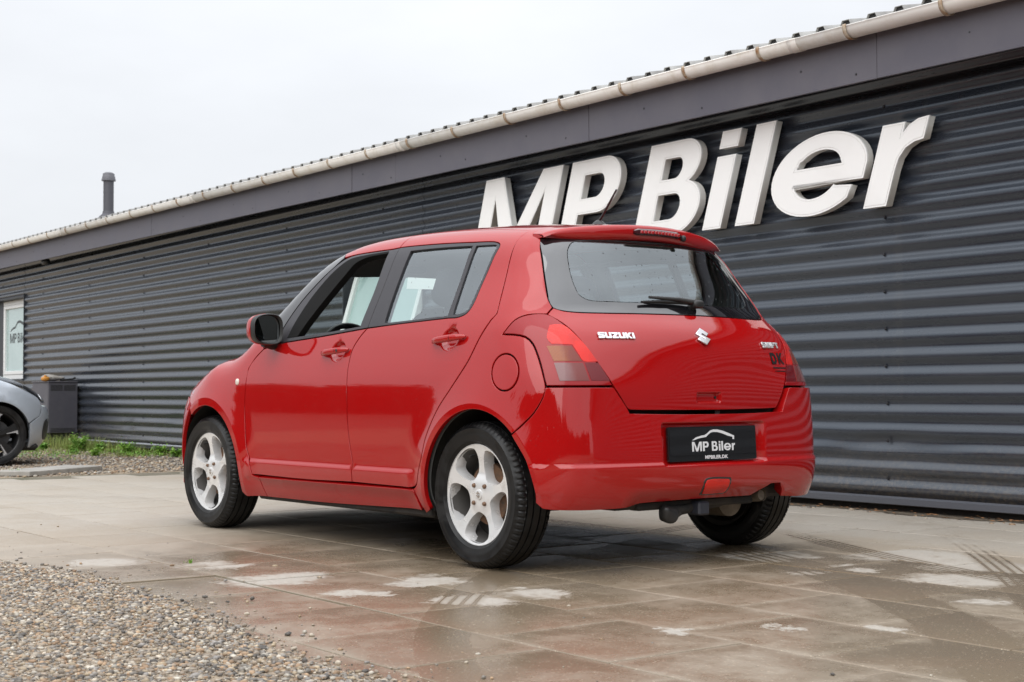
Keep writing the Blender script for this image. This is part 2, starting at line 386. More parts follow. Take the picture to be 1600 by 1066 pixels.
def spline_loop(uv, corner, step=.014):
    "closed outline through points; indices in corner stay sharp, the rest is smooth"
    n = len(uv); out = []
    for i in range(n):
        p0, p1, p2, p3 = uv[(i-1) % n], uv[i], uv[(i+1) % n], uv[(i+2) % n]
        L = np.linalg.norm(p2-p1); k = max(2, int(L/step))
        m1 = (p2-p0)/2; m2 = (p3-p1)/2
        def fix(m, a, b):
            l = np.linalg.norm(m); return m*min(1, L/l) if l > 1e-9 else m
        m1 = p2-p1 if i in corner else fix(m1, p1, p2)
        m2 = p2-p1 if ((i+1) % n) in corner else fix(m2, p1, p2)
        for q in range(k):
            t_ = q/k; h = ((2*t_**3-3*t_**2+1), (t_**3-2*t_**2+t_), (-2*t_**3+3*t_**2), (t_**3-t_**2))
            out.append(h[0]*p1+h[1]*m1+h[2]*p2+h[3]*m2)
    return np.array(out)
def auto_corners(uv, deg=40):
    a = uv-np.roll(uv, 1, 0); b = np.roll(uv, -1, 0)-uv
    c = np.sum(a*b, 1)/(np.linalg.norm(a, axis=1)*np.linalg.norm(b, axis=1)+1e-12)
    return set(np.where(c < math.cos(math.radians(deg)))[0].tolist())
def area2(p): return .5*np.sum(p[:, 0]*np.roll(p[:, 1], -1)-np.roll(p[:, 0], -1)*p[:, 1])
def offset_in(p, d):
    e = np.roll(p, -1, 0)-p; e = e/(np.linalg.norm(e, axis=1)[:, None]+1e-12)
    nl = np.stack([-e[:, 1], e[:, 0]], 1); pn = np.roll(nl, 1, 0); b = nl+pn; l = np.linalg.norm(b, axis=1)
    b = b/(l[:, None]+1e-9); c = np.maximum(.35, np.sum(b*nl, 1)); return p+b*(d/c)[:, None]
def pip(pts, poly):
    x, y = pts[:, 0], pts[:, 1]; ins = np.zeros(len(pts), bool); q = np.roll(poly, -1, 0)
    for (x1, y1), (x2, y2) in zip(poly, q):
        c = ((y1 > y) != (y2 > y))
        if y2 != y1: ins ^= c & (x < (x2-x1)*(y-y1)/(y2-y1)+x1)
    return ins
def bdist(pts, poly):
    d = np.full(len(pts), 1e9); q = np.roll(poly, -1, 0)
    for a, b in zip(poly, q):
        ab = b-a; tt = np.clip(((pts-a)@ab)/(ab@ab+1e-15), 0, 1); d = np.minimum(d, np.linalg.norm(pts-(a+tt[:, None]*ab), axis=1))
    return d
def tri_patch(loops, spacing, extra=None):
    lo = np.concatenate(loops).min(0); hi = np.concatenate(loops).max(0)
    gx, gy = np.meshgrid(np.arange(lo[0], hi[0], spacing), np.arange(lo[1], hi[1], spacing)); gx = gx.copy(); gx[1::2] += spacing/2
    G = np.stack([gx.ravel(), gy.ravel()], 1)
    if extra is not None and len(extra):
        E = np.asarray(extra); keep = np.ones(len(G), bool)
        for i in range(0, len(G), 400):
            keep[i:i+400] = np.min(np.linalg.norm(G[i:i+400, None]-E[None], axis=2), axis=1) > spacing*.4
        G = np.concatenate([G[keep], E])
    ins = pip(G, loops[0])
    for h in loops[1:]: ins &= ~pip(G, h)
    G = G[ins]; d = np.full(len(G), 1e9)
    for l in loops: d = np.minimum(d, bdist(G, l))
    G = G[d > (spacing*.3 if extra is None else .003)]
    V = []; E = []
    for l in loops:
        k = len(V); V += [Vector(p) for p in l]; E += [(k+i, k+(i+1) % len(l)) for i in range(len(l))]
    V += [Vector(p) for p in G]
    r = delaunay_2d_cdt(V, E, [], 0, 1e-7)
    P = np.array([(p.x, p.y) for p in r[0]]); F = np.array([f for f in r[2] if len(f) == 3]); c = P[F].mean(1)
    ok = pip(c, loops[0])
    for h in loops[1:]: ok &= ~pip(c, h)
    return P, F[ok]
def panel(name, pts, f, ch, mats, parent, holes=(), corner=(), hcorner=None, spacing=.034, gap=.0028, depth=.018, off=0., extra=None, sides=(1,), liner=None, lin_d=.03, bev=.0018, step=.014):
    """a body panel: outline (3D points near the surface) spread on chart ch, filled, lifted onto f = 0, edges turned in.
    liner = material of an inner skin; sides: 1 left, -1 mirrored right. Returns the objects."""
    U0 = ch.to(pts); L0 = spline_loop(U0, auto_corners(U0) if corner is None else set(corner), step)
    if area2(L0) < 0: L0 = L0[::-1]
    loops = [L0]
    for k, h in enumerate(holes):
        H = spline_loop(ch.to(h), set(hcorner[k]) if hcorner else set(), step)
        if area2(H) > 0: H = H[::-1]
        loops.append(H)
    A = [offset_in(l, gap+bev) for l in loops]; B = [offset_in(l, gap) for l in loops]
    uv, F = tri_patch(A, spacing, ch.to(extra) if extra is not None else None)
    P = ch.solve(uv, f); nn = grad(f, P); P = P+nn*off
    V = [P]; Nn = [nn]; FF = []; MI = []
    fn = np.cross(P[F[:, 1]]-P[F[:, 0]], P[F[:, 2]]-P[F[:, 0]]); flip = np.sum(fn*nn[F[:, 0]], 1) < 0
    F = F.copy(); F[flip] = F[flip][:, ::-1]
    FF += F.tolist(); MI += [0]*len(F); base = len(P)
    orient = 1 if np.mean(flip) < .5 else -1
    for a, b in zip(A, B):
        pa = ch.solve(a, f); na = grad(f, pa); pb = ch.solve(b, f); nb = grad(f, pb)
        o = pb-pa; o = o-na*np.sum(o*na, 1)[:, None]; o = o/(np.linalg.norm(o, axis=1)[:, None]+1e-9)
        pa = pa+na*off; pb = pb+nb*(off-bev*.8); pc = pb-nb*depth; n = len(pa)
        wn = nb*.45+o*.9; wn /= np.linalg.norm(wn, axis=1)[:, None]
        V += [pa, pb, pb, pc]; Nn += [na, wn, o, o]
        for r0, r1 in ((0, 1), (2, 3)):
            for i in range(n):
                j = (i+1) % n; q = (base+r0*n+i, base+r1*n+i, base+r1*n+j, base+r0*n+j)
                FF.append(q if orient > 0 else q[::-1]); MI.append(0)
        base += 4*n
    if liner is not None:
        Q = P-nn*(lin_d+off); V.append(Q); Nn.append(-nn); FF += (F[:, ::-1]+base).tolist(); MI += [1]*len(F); base += len(Q)
    V = np.concatenate(V); Nn = np.concatenate(Nn)
    ms = [mats] if not isinstance(mats, (list, tuple)) else list(mats)
    if liner is not None: ms = ms[:1]+[liner]
    res = []
    for s in sides:
        if s > 0: res.append(mesh(name, V, FF, ms, parent, Nn, MI))
        else:
            m_ = np.array([1, -1, 1]); res.append(mesh(name, V*m_, [q[::-1] for q in FF], ms, parent, Nn*m_, MI))
    return res
def mirr(pts): return [(x, -y, z) for x, y, z in pts]
def fine(box, ch_pts, step):
    "a block of extra sample points (3D) for fine relief: box = ((u0,u1),(v0,v1)), ch_pts(u,v) -> 3D"
    (u0, u1), (v0, v1) = box
    return [ch_pts(u, v) for u in np.arange(u0, u1, step) for v in np.arange(v0, v1, step)]
# ------------------------------------------------------------------ the red hatchback
CAR = empty('parked_car', (0, 0, 0))
tag(CAR, 'red five door hatchback parked before the dark corrugated wall, seen from behind', 'car')
TUBE = Chart('tube', (0, 0, .78), .75); SPH = Chart('sph', (.5, 0, .75), .9); REAR = Chart('rear', (.9, -1, 0)); TOP = Chart('top', (0, 0, .55)); ANGB = Chart('ang', (.05, 0, 0), .6)
SIDES = (1, -1)
def arc(cx, cz, r, a0, a1, n, y=.83): return [(cx+r*math.cos(math.radians(a0+(a1-a0)*i/n)), y, cz+r*math.sin(math.radians(a0+(a1-a0)*i/n))) for i in range(n+1)]
Bseam = [(.908, .823, .307), (.906, .83, .363), (.916, .823, .42), (.934, .823, .493), (.947, .824, .58), (.956, .823, .726), (.968, .808, .833), (.962, .789, .912), (.925, .773, .968), (.879, .76, 1.010)]
Cseam = [(.424, .831, .302), (.391, .834, .318), (.363, .84, .382), (.329, .844, .453), (.302, .846, .524), (.224, .846, .638), (.131, .833, .737), (.049, .808, .839), (.001, .783, .935), (-.043, .756, 1.01), (-.064, .743, 1.036), (-.039, .694, 1.129), (-.002, .623, 1.272), (.011, .577, 1.359), (.016, .50, 1.41)]
hx = [(x, .8, z) for cx, cz in ((1.085, .908),) for x in np.arange(cx-.075, cx+.075, .0055) for z in np.arange(cz-.06, cz+.06, .0055)]
hx2 = [(x-.88, y, z+.03) for x, y, z in hx]
mx_ = [(x, .82, z) for x in np.arange(.38, 1.9, .02) for z in (.362, .368, .374, .380, .386, .392)]
def ring_pts(cx, rc, f):
    o = []
    for r in (rc-.007, rc-.002, rc+.002, rc+.007, rc+.014, rc+.025, rc+.042):
        for a in np.radians(np.arange(-30, 211, 1.4)): o.append((cx+r*math.cos(a), .8, .298+r*math.sin(a)))
    S_ = Chart('side'); return [tuple(p) for p in S_.solve(S_.to(o), f)]
RGR, RGF, RGB = ring_pts(*ARC[0], fbody), ring_pts(*ARC[1], fbody), ring_pts(*ARC[0], fbump)
fd = [(1.845, .824, .304), (1.863, .831, .361), (1.9, .824, .437), (1.92, .825, .567), (1.928, .826, .648), (1.927, .823, .737), (1.922, .807, .842), (1.878, .795, .891), (1.81, .783, .938), (1.70, .778, .958), (1.597, .774, .966), (1.281, .768, .983)]
FD = panel('front_door', fd+Bseam[::-1]+[(1.338, .823, .300)], fbody, TUBE, PAINT, CAR, corner=(0, 8, len(fd), len(fd)+len(Bseam)-1), extra=hx+[p for p in mx_ if p[0] > .93]+[p for p in RGF if p[0] < 1.95], sides=SIDES, liner=INTERIOR)
rt = [(.866, .594, 1.393), (.791, .594, 1.393), (.55, .594, 1.384), (.304, .594, 1.372), (.166, .591, 1.364), (.114, .596, 1.352), (.100, .603, 1.330), (.106, .624, 1.291), (.115, .687, 1.16), (.118, .727, 1.082), (.14, .744, 1.046), (.196, .751, 1.031), (.261, .752, 1.031), (.644, .756, 1.02)]
rd = Cseam+[(.3, .49, 1.425), (.6, .485, 1.436), (.876, .485, 1.44)]+rt+Bseam[::-1]+[(.646, .823, .305)]
RD = panel('rear_door', rd, fbody, TUBE, PAINT, CAR, corner=(len(Cseam)-1, len(Cseam)+2, len(Cseam)+3, len(Cseam)+3+len(rt), len(rd)-2), extra=hx2+[p for p in mx_ if p[0] < .89]+[p for p in RGR if p[0] > .25], sides=SIDES, liner=INTERIOR)
# red rail above the front window
panel('roof_side_rail', [(1.35, .59, 1.376), (1.237, .597, 1.390), (1.05, .597, 1.391), (.926, .597, 1.391), (.866, .594, 1.393), (.876, .485, 1.44), (1.1, .485, 1.437), (1.28, .49, 1.425), (1.42, .51, 1.392)], fbody, TUBE, PAINT, CAR, corner=(0, 4, 5, 8), sides=SIDES, liner=HEADLIN)
# black window surrounds
ft = [(1.70, .778, .960), (1.597, .774, .968), (1.281, .768, .985), (.879, .76, 1.012), (.859, .683, 1.208), (.866, .594, 1.391), (.926, .597, 1.389), (1.05, .597, 1.389), (1.237, .597, 1.388), (1.32, .602, 1.374), (1.39, .622, 1.336), (1.469, .65, 1.275), (1.58, .695, 1.175), (1.66, .74, 1.06)]
fg = [(1.50, .767, .992), (1.233, .763, 1.004), (.949, .757, 1.022), (.928, .69, 1.19), (.941, .607, 1.368), (1.10, .61, 1.362), (1.194, .625, 1.340), (1.241, .648, 1.290), (1.379, .711, 1.138), (1.46, .75, 1.045)]
panel('window_frame', ft, fbody, TUBE, TRIMBLK, CAR, holes=[fg], corner=(0, 3, 5), hcorner=[(0, 2, 4)], sides=SIDES, gap=.0012, depth=.03, off=-.001, liner=INTERIOR, lin_d=.02)
panel('window_seal', [(1.60, .765, .985), (1.565, .74, 1.075), (1.50, .70, 1.185), (1.42, .66, 1.275), (1.345, .63, 1.335), (1.27, .61, 1.370), (1.15, .605, 1.378), (.945, .60, 1.380), (.941, .607, 1.366), (1.10, .61, 1.360), (1.194, .625, 1.338), (1.241, .648, 1.288), (1.379, .711, 1.136), (1.46, .75, 1.043), (1.50, .767, .990)], fbody, TUBE, SEAL, CAR, corner=(0, 7, 8, 14), sides=SIDES, gap=.0005, depth=.03, off=.0015, spacing=.02)
rtr = rt+[(.879, .76, 1.012), (.859, .683, 1.208)]
rg = [(.751, .753, 1.030), (.52, .75, 1.036), (.273, .747, 1.043), (.278, .69, 1.18), (.290, .604, 1.352), (.52, .606, 1.36), (.753, .609, 1.365), (.752, .69, 1.19)]
qg = [(.237, .746, 1.046), (.175, .743, 1.050), (.140, .735, 1.066), (.131, .681, 1.173), (.119, .602, 1.336), (.135, .6, 1.345), (.261, .604, 1.350), (.25, .69, 1.18)]
panel('window_frame', rtr, fbody, TUBE, TRIMBLK, CAR, holes=[rg, qg], corner=(0, len(rt)), hcorner=[(0, 2, 4, 6), (0, 4, 6)], sides=SIDES, gap=.0012, depth=.03, off=-.001, liner=INTERIOR, lin_d=.02)
panel('window_glass', [(1.515, .767, .985), (.935, .757, 1.015), (.92, .605, 1.38), (1.20, .625, 1.352), (1.25, .648, 1.300)], fbody, TUBE, GLASS_S, CAR, corner=(0, 1, 2, 3), sides=(-1,), gap=0, bev=.0005, depth=.001, off=-.012)
panel('window_glass', [(.765, .753, 1.02), (.262, .747, 1.033), (.275, .604, 1.365), (.765, .609, 1.378)], fbody, TUBE, GLASS_S, CAR, corner=(0, 1, 2, 3), sides=SIDES, gap=0, bev=.0005, depth=.001, off=-.010)
panel('quarter_glass', [(.247, .746, 1.04), (.17, .743, 1.042), (.128, .735, 1.066), (.105, .602, 1.345), (.273, .604, 1.36)], fbody, TUBE, GLASS_S, CAR, corner=(0, 3, 4), sides=SIDES, gap=0, bev=.0005, depth=.001, off=-.008)
# sill, quarter panel, fender
panel('sill', [(.40, .80, .196), (.424, .83, .296), (.646, .823, .299), (1.338, .823, .294), (1.80, .82, .293), (1.785, .77, .19), (1.2, .772, .192)], fbody, TUBE, PAINT, CAR, corner=(0, 1, 4, 5), sides=SIDES)
LAMP = [(-.143, .774, .947), (-.18, .742, 1.003), (-.22, .708, 1.024), (-.279, .654, 1.027), (-.339, .627, .991), (-.411, .599, .926), (-.463, .564, .844), (-.505, .502, .737), (-.40, .762, .736), (-.352, .755, .839), (-.305, .749, .904), (-.264, .754, .933), (-.21, .765, .943)]
SEAMB = [(-.40, .762, .736), (-.395, .768, .697), (-.364, .79, .635), (-.308, .819, .577), (-.268, .829, .548)]
GLS = [(-.272, .618, 1.055), (-.246, .619, 1.09), (-.208, .602, 1.151), (-.145, .567, 1.255), (-.107, .546, 1.319), (-.088, .527, 1.356)]
arcR = arc(-.025, .298, .348, 134, -16, 16)
qp = [(.365, .79, .197), (.424, .831, .297)]+Cseam[1:]+[(-.035, .49, 1.408)]+GLS[::-1]+[LAMP[3], LAMP[2], LAMP[1], LAMP[0]]+LAMP[:7:-1]+SEAMB[1:]+arcR[1:]
FUEL = [(-.194+.083*math.cos(a), .80, .795+.074*math.sin(a)) for a in np.linspace(0, 2*PI, 20, endpoint=False)]
panel('quarter_panel', qp, fbody, SPH, PAINT, CAR, holes=[FUEL], corner=None, sides=(1,), liner=INTERIOR, lin_d=.04, spacing=.026, extra=RGR)
panel('quarter_panel', qp, fbody, SPH, PAINT, CAR, corner=None, sides=(-1,), liner=INTERIOR, lin_d=.04, spacing=.026, extra=RGR)
panel('fuel_door', FUEL, fbody, SPH, PAINT, CAR, sides=(1,))
arcF = arc(WB-.05, .298, .352, -18, 62, 12)
fe = [(1.97, .78, .192), (1.785, .77, .19), (1.80, .82, .293)]+fd[:9]+[(1.86, .735, .965), (1.98, .71, .962), (2.2, .695, .94), (2.42, .685, .905), (2.62, .665, .86), (2.75, .64, .815), (2.70, .70, .76), (2.60, .775, .69), (2.545, .80, .635)]+arcF[::-1][0:0]+arc(WB-.05, .298, .352, 58, 198, 18)
panel('front_fender', fe, fbody, TUBE, PAINT, CAR, corner=None, sides=SIDES, spacing=.03, extra=RGF)
# bonnet, windscreen, roof, pillars
panel('bonnet', [(2.40, 0, .98), (2.36, .3, .98), (2.27, .52, .975), (2.16, .66, .95), (2.42, .66, .91), (2.62, .64, .87), (2.75, .60, .83), (2.86, .45, .82), (2.92, .25, .82), (2.94, 0, .82), (2.92, -.25, .82), (2.86, -.45, .82), (2.75, -.60, .83), (2.62, -.64, .87), (2.42, -.66, .91), (2.16, -.66, .95), (2.27, -.52, .975), (2.36, -.3, .98)], fbody, TOP, PAINT, CAR, corner=(3, 15), spacing=.05)
WS = [(1.715, 0, 1.44), (1.70, .25, 1.43), (1.655, .42, 1.42), (1.60, .505, 1.40), (1.75, .545, 1.30), (1.95, .60, 1.16), (2.12, .645, 1.02), (2.26, .53, 1.0), (2.36, .3, 1.0), (2.395, 0, 1.0)]
WSF = WS+[(x, -y, z) for x, y, z in WS[1:-1][::-1]]
panel('windscreen', WSF, fbody, TOP, GLASS_C, CAR, corner=(3, 6, 12, 15), gap=.001, depth=.002, off=-.002, spacing=.05)
RFx = [(-.035, 0, 1.45), (-.035, .3, 1.44), (-.030, .488, 1.41), (.016, .498, 1.41), (.3, .488, 1.425), (.6, .483, 1.436), (.876, .483, 1.44), (1.1, .483, 1.437), (1.28, .488, 1.425), (1.42, .508, 1.41), (1.60, .505, 1.40), (1.655, .42, 1.42), (1.70, .25, 1.43), (1.715, 0, 1.44)]
panel('roof', RFx+[(x, -y, z) for x, y, z in RFx[1:-1][::-1]], fbody, TOP, PAINT, CAR, corner=(2, 3, 9, 10, 16, 17, 23, 24), spacing=.05, liner=HEADLIN, lin_d=.035)
panel('front_pillar', [(1.42, .51, 1.405), (1.35, .592, 1.378), (1.39, .622, 1.338), (1.469, .65, 1.277), (1.58, .695, 1.177), (1.66, .74, 1.062), (1.70, .778, .962), (1.81, .783, .94), (1.86, .735, .967), (1.98, .71, .965), (2.12, .645, 1.02), (1.95, .60, 1.16), (1.75, .545, 1.30), (1.60, .505, 1.40)], fbody, TUBE, GLOSSBLK, CAR, corner=(0, 1, 6, 7, 10, 13), sides=SIDES, spacing=.03, liner=INTERIOR, lin_d=.04)
# tailgate: glass, lower panel, spoiler
gtop = [(-.10, .50, 1.372), (-.15, .35, 1.385), (-.185, .18, 1.392), (-.197, 0, 1.395)]
gl = [(-.09, .525, 1.362)]+gtop+[(x, -y, z) for x, y, z in gtop[:-1][::-1]]+[(-.09, -.525, 1.362)]+mirr(GLS[::-1][1:])[:]+[(-.30, -.588, 1.042), (-.33, -.528, 1.036), (-.369, -.407, 1.035), (-.398, -.257, 1.036), (-.419, 0, 1.037), (-.398, .257, 1.036), (-.369, .407, 1.035), (-.33, .528, 1.036), (-.30, .588, 1.042)]+GLS[:-1]
gc = [(-.165, .415, 1.338), (-.169, .376, 1.347), (-.193, .257, 1.354), (-.214, 0, 1.356), (-.193, -.257, 1.354), (-.169, -.376, 1.347), (-.165, -.415, 1.338), (-.171, -.441, 1.316), (-.184, -.46, 1.286), (-.212, -.476, 1.235), (-.252, -.491, 1.169), (-.288, -.491, 1.116), (-.305, -.475, 1.098), (-.319, -.446, 1.089), (-.354, -.314, 1.087), (-.37, 0, 1.087), (-.354, .314, 1.087), (-.319, .446, 1.089), (-.305, .475, 1.098), (-.288, .491, 1.116), (-.252, .491, 1.169), (-.212, .476, 1.235), (-.184, .46, 1.286), (-.171, .441, 1.316)]
TG = panel('rear_window', gl, fbody, REAR, FRIT, CAR, holes=[gc], corner=(0, 8), gap=.003, depth=.01, off=-.003, liner=INTERIOR, lin_d=.02, bev=.001)[0]
panel('glass_pane', gc, fbody, REAR, GLASS, TG, gap=-.001, depth=.0005, off=-.0035, bev=.0002)
hb = [(-.279, .654, 1.027), (-.339, .627, .991), (-.411, .599, .926), (-.463, .564, .844), (-.505, .502, .737), (-.515, .446, .656), (-.515, .428, .642), (-.53, .2, .638), (-.535, 0, .637)]
gb = [(-.30, .588, 1.042), (-.33, .528, 1.036), (-.369, .407, 1.035), (-.398, .257, 1.036), (-.419, 0, 1.037)]
ht = [(-.272, .618, 1.055)]+hb+mirr(hb[:-1][::-1])+[(-.272, -.618, 1.055)]+mirr(gb)+gb[:-1][::-1]
hdx = [(-.53, y, z) for y in np.arange(-.085, .086, .0065) for z in np.arange(.66, .722, .0055)]
panel('tailgate', ht, fbody, REAR, PAINT, CAR, corner=(0, 1, 17, 18), extra=hdx, spacing=.028, liner=INTERIOR, lin_d=.06, depth=.03)
# spoiler
def zsp(x, y):
    b = TOP.solve(np.stack([np.full_like(y, .0), y], 1), fbody)[:, 2]
    return b+(Zt(x, y)-Zt(np.full_like(x, .0), y))*.9+.002
ys = np.linspace(-.527, .527, 61); ta = np.abs(ys)/.527
xe = -.232+.50*np.abs(ys)**2.15; th = .050*(1-ta**5)+.016
rows = []
for q in np.linspace(0, 1, 9): rows.append((-.034+(xe+.018+.034)*q, None))
SV = []
for xq, _ in rows: SV.append(np.stack([xq, ys, zsp(xq, ys)], 1))
z1 = zsp(xe+.018, ys)
for dx, dz in ((.010, -.0025), (.004, -.008), (.0, -.016), (.002, -.6), (.010, -.93), (.022, -1.0), (.07, -1.0)):
    zz = z1+(np.array(dz) if dz > -.1 else dz*th); SV.append(np.stack([xe+dx, ys, zz], 1))
V = np.concatenate(SV); n = len(ys); F = [(r*n+i, r*n+i+1, (r+1)*n+i+1, (r+1)*n+i) for r in range(len(SV)-1) for i in range(n-1)]
V = V.tolist()
F = [f[::-1] for f in F]+[tuple(r*n for r in range(len(SV))), tuple(r*n+n-1 for r in range(len(SV)))[::-1]]
SPO = mesh('spoiler', V, F, PAINT, CAR, sharp=50); recalc(SPO)
def on_spoiler(y, k):      # point on the rear face
    y = np.array([y]); x = -.232+.5*np.abs(y)**2.15; z = zsp(x+.018, y)-.016-k*.034; return Vector((x[0]+.0005, y[0], z[0]))
# high brake light: dark housing with LEDs
b = MB(); m_ = MB()
pts = [on_spoiler(y, .45) for y in np.linspace(-.15, .13, 15)]
prof = []
for i, p in enumerate(pts):
    h = .014 if 0 < i < 14 else .008
    prof += [(p.x-.004, p.y, p.z+h), (p.x-.009, p.y, p.z+h*.6), (p.x-.009, p.y, p.z-h*.6), (p.x-.003, p.y, p.z-h), (p.x+.02, p.y, p.z-h), (p.x+.02, p.y, p.z+h)]
F = [(i*6+j, i*6+(j+1) % 6, (i+1)*6+(j+1) % 6, (i+1)*6+j) for i in range(14) for j in range(6)]+[tuple(range(6)), tuple(range(84+5, 83, -1))]
BRL = recalc(mesh('high_brake_light', prof, F, mat('dark_red_lens', (.05, .004, .006), .15, 0, 1, .05), CAR, sharp=40))
LEDM = mat('red_led_lens', (.42, .012, .015), .2, 0, 1, .05)
for i in range(1, 13):
    p = pts[i]; c = MB(); c.box((-.002, -.0085, -.0065), (.004, .0085, .0065), bev=.002); c.obj('led_lens', LEDM, BRL, loc=(p.x-.0095, p.y, p.z))
# rear lamps: tinted housing lens and its coloured fields
LRED = mat('lamp_red', (.28, .005, .008), .2, 0, .8, .03, .1); 
LBR = mat('lamp_bright_red', (.70, .016, .008), .25, 0, .6, .03, .2); LAMB = mat('lamp_amber', (.30, .085, .028), .25, 0, .6, .03, .2); LCLR = mat('lamp_clear', (.24, .125, .125), .25, 0, .6, .03, .2); LDRK = mat('lamp_dark_red', (.15, .005, .009), .2, 0, .6, .03, .2)
for m_, sc in ((LBR, 420), (LAMB, 380), (LCLR, 420), (LDRK, 380)):
    t = m_.node_tree; w = N(t, 'ShaderNodeTexWave'); w.wave_type = 'BANDS'; w.bands_direction = 'Z'; w.inputs['Scale'].default_value = sc/4; lk(t, objc(t), w.inputs[0])
    w2 = N(t, 'ShaderNodeTexWave'); w2.bands_direction = 'Y'; w2.inputs['Scale'].default_value = sc/5; lk(t, objc(t), w2.inputs[0])
    hgt = mth(t, 'ADD', w.outputs['Fac'], w2.outputs['Fac']); bump(m_, hgt, .35, .0012)
    c = tuple(bsdf(m_).inputs['Base Color'].default_value)[:3]
    col_ = mixc(t, rng(t, hgt, .2, 1.8, 0, 1), tuple(x*.7 for x in c), tuple(min(1, x*1.2) for x in c))
    if m_ in (LAMB, LCLR):       # the inner end of these fields is tinted dark red
        sp_ = N(t, 'ShaderNodeSeparateXYZ'); lk(t, objc(t), sp_.inputs[0]); ay = mth(t, 'ABSOLUTE', sp_.outputs[1]); nz_ = noise(t, 30, 3, .5, objc(t))
        col_ = mixc(t, rng(t, mth(t, 'MULTIPLY_ADD', nz_, .03, ay), .715, .665, 0, .85, True), col_, (.17, .022, .018))
    elif m_ is LBR: col_ = mixc(t, rng(t, noise(t, 14, 3, .5, objc(t)), .40, .68, 0, .7), col_, (.42, .010, .008))
    lk(t, col_, bsdf(m_).inputs['Base Color'])
for s in SIDES:
    LP = panel('tail_lamp', LAMP, fbody, SPH, LRED, CAR, corner=(0, 7, 8), sides=(s,), off=.002, depth=.03, gap=.003, spacing=.02)[0]
    zo = dict(sides=(s,), off=.0032, depth=.001, gap=.001, bev=.0004, spacing=.02)
    panel('lens', [(-.30, .66, .975), (-.34, .635, .982), (-.368, .62, .968), (-.43, .585, .90), (-.470, .553, .832), (-.455, .615, .832), (-.44, .625, .855), (-.412, .638, .899), (-.36, .70, .90), (-.33, .70, .925)], fbody, SPH, LBR, LP, corner=(0, 4, 7, 8), **zo)
    panel('lens', [(-.352, .72, .896), (-.411, .64, .896), (-.451, .617, .833), (-.398, .721, .833)], fbody, SPH, LAMB, LP, corner=(0, 1, 2, 3), **zo)
    panel('lens', [(-.398, .721, .829), (-.453, .617, .829), (-.482, .607, .756), (-.434, .722, .756)], fbody, SPH, LCLR, LP, corner=(0, 1, 2, 3), **zo)
    panel('lens', [(-.455, .613, .829), (-.471, .553, .829), (-.498, .514, .757), (-.484, .603, .757)], fbody, SPH, LDRK, LP, corner=(0, 1, 2, 3), **zo)
# rear bumper
bh = [(-.385, .768, .262), (-.42, .752, .257), (-.49, .62, .253), (-.526, .45, .256), (-.50, .36, .268), (-.50, .2, .272), (-.505, 0, .274), (-.5, -.2, .272), (-.5, -.262, .272), (-.5, -.285, .292), (-.5, -.325, .322), (-.5, -.385, .322), (-.5, -.42, .292), (-.5, -.44, .262), (-.49, -.62, .253), (-.42, -.752, .257), (-.385, -.768, .262)]
rb = [(-.364, .785, .285), (-.368, .785, .32), (-.360, .80, .38), (-.335, .815, .455)]+[(-.268, .829, .546)]
up = [(-.308, .819, .575), (-.364, .79, .633), (-.395, .768, .695), (-.40, .762, .732), (-.505, .502, .732), (-.528, .452, .650), (-.53, .440, .629), (-.54, .2, .624), (-.545, 0, .623)]
bp = bh+mirr(rb)+mirr(up)+up[:-1][::-1]+rb[::-1]
nb_ = len(bh); ex = []
for y in np.arange(-.345, .315, .009):
    for z in np.arange(.405, .605, .009): ex.append((-.57, y, z))
ex += [(-.5+.0*y, y, z) for y in np.arange(-.80, .80, .012) for z in (.412, .418, .424, .430, .436, .442)]
RGB = [p for p in RGB if p[0] < -.2 and p[2] < .62]; ex += RGB+[(p[0], -p[1], p[2]) for p in RGB]
BMP = panel('rear_bumper', bp, fbump, ANGB, PAINT, CAR, corner=None, extra=ex, spacing=.026, depth=.05, gap=.001)[0]
def on_rear(y, z, f=fbump, d=0.):
    P = REAR.solve(np.array([[y, z]]), f); n = grad(f, P)[0]; return Vector(P[0])+Vector(n)*d, Vector(n)
b = MB(); b.box((-.47, -.50, .55), (-.40, .50, .70)); b.obj('gap_filler', UNDER, CAR)  # black filler added behind the tailgate gap to keep it dark
# fog lamp in the bumper
panel('fog_lamp_rim', [(-.56, .068, .296), (-.56, .066, .36), (-.56, -.078, .361), (-.56, -.088, .352), (-.56, -.086, .300), (-.56, -.074, .291), (-.56, .058, .290)], fbump, REAR, GLOSSBLK, CAR, off=.0015, depth=.002, gap=0, spacing=.012)
FOG = panel('fog_lamp', [(-.56, .060, .301), (-.56, .058, .353), (-.56, -.066, .354), (-.56, -.077, .346), (-.56, -.074, .306), (-.56, -.064, .298), (-.56, .05, .297)], fbump, REAR, LBR, CAR, off=.005, depth=.005, gap=0, spacing=.012)
# front end
ANGF = Chart('angf', (2.3, 0, 0), .6)
fb = [(2.545, .80, .63), (2.60, .775, .69), (2.72, .71, .70), (2.85, .6, .70), (3.0, .3, .70), (3.02, 0, .70)]
fbl = [(2.66, .80, .478), (2.70, .79, .38), (2.71, .775, .29), (2.72, .76, .22), (2.85, .62, .20), (3.0, .3, .19), (3.03, 0, .19)]
fo = fb+mirr(fb[:-1][::-1])+mirr(fbl)+fbl[:-1][::-1]
def ffront(x, y, z): return fbody(x, y, np.maximum(z, .3))
panel('front_bumper', fo, ffront, ANGF, PAINT, CAR, corner=None, spacing=.05)
HL = [(2.545, .79, .70), (2.56, .785, .745), (2.66, .72, .80), (2.74, .645, .81), (2.86, .53, .78), (2.90, .52, .72), (2.80, .62, .705), (2.68, .73, .695)]
panel('headlight', HL, fbody, ANGF, LENSGLS, CAR, sides=SIDES, spacing=.03, depth=.02)
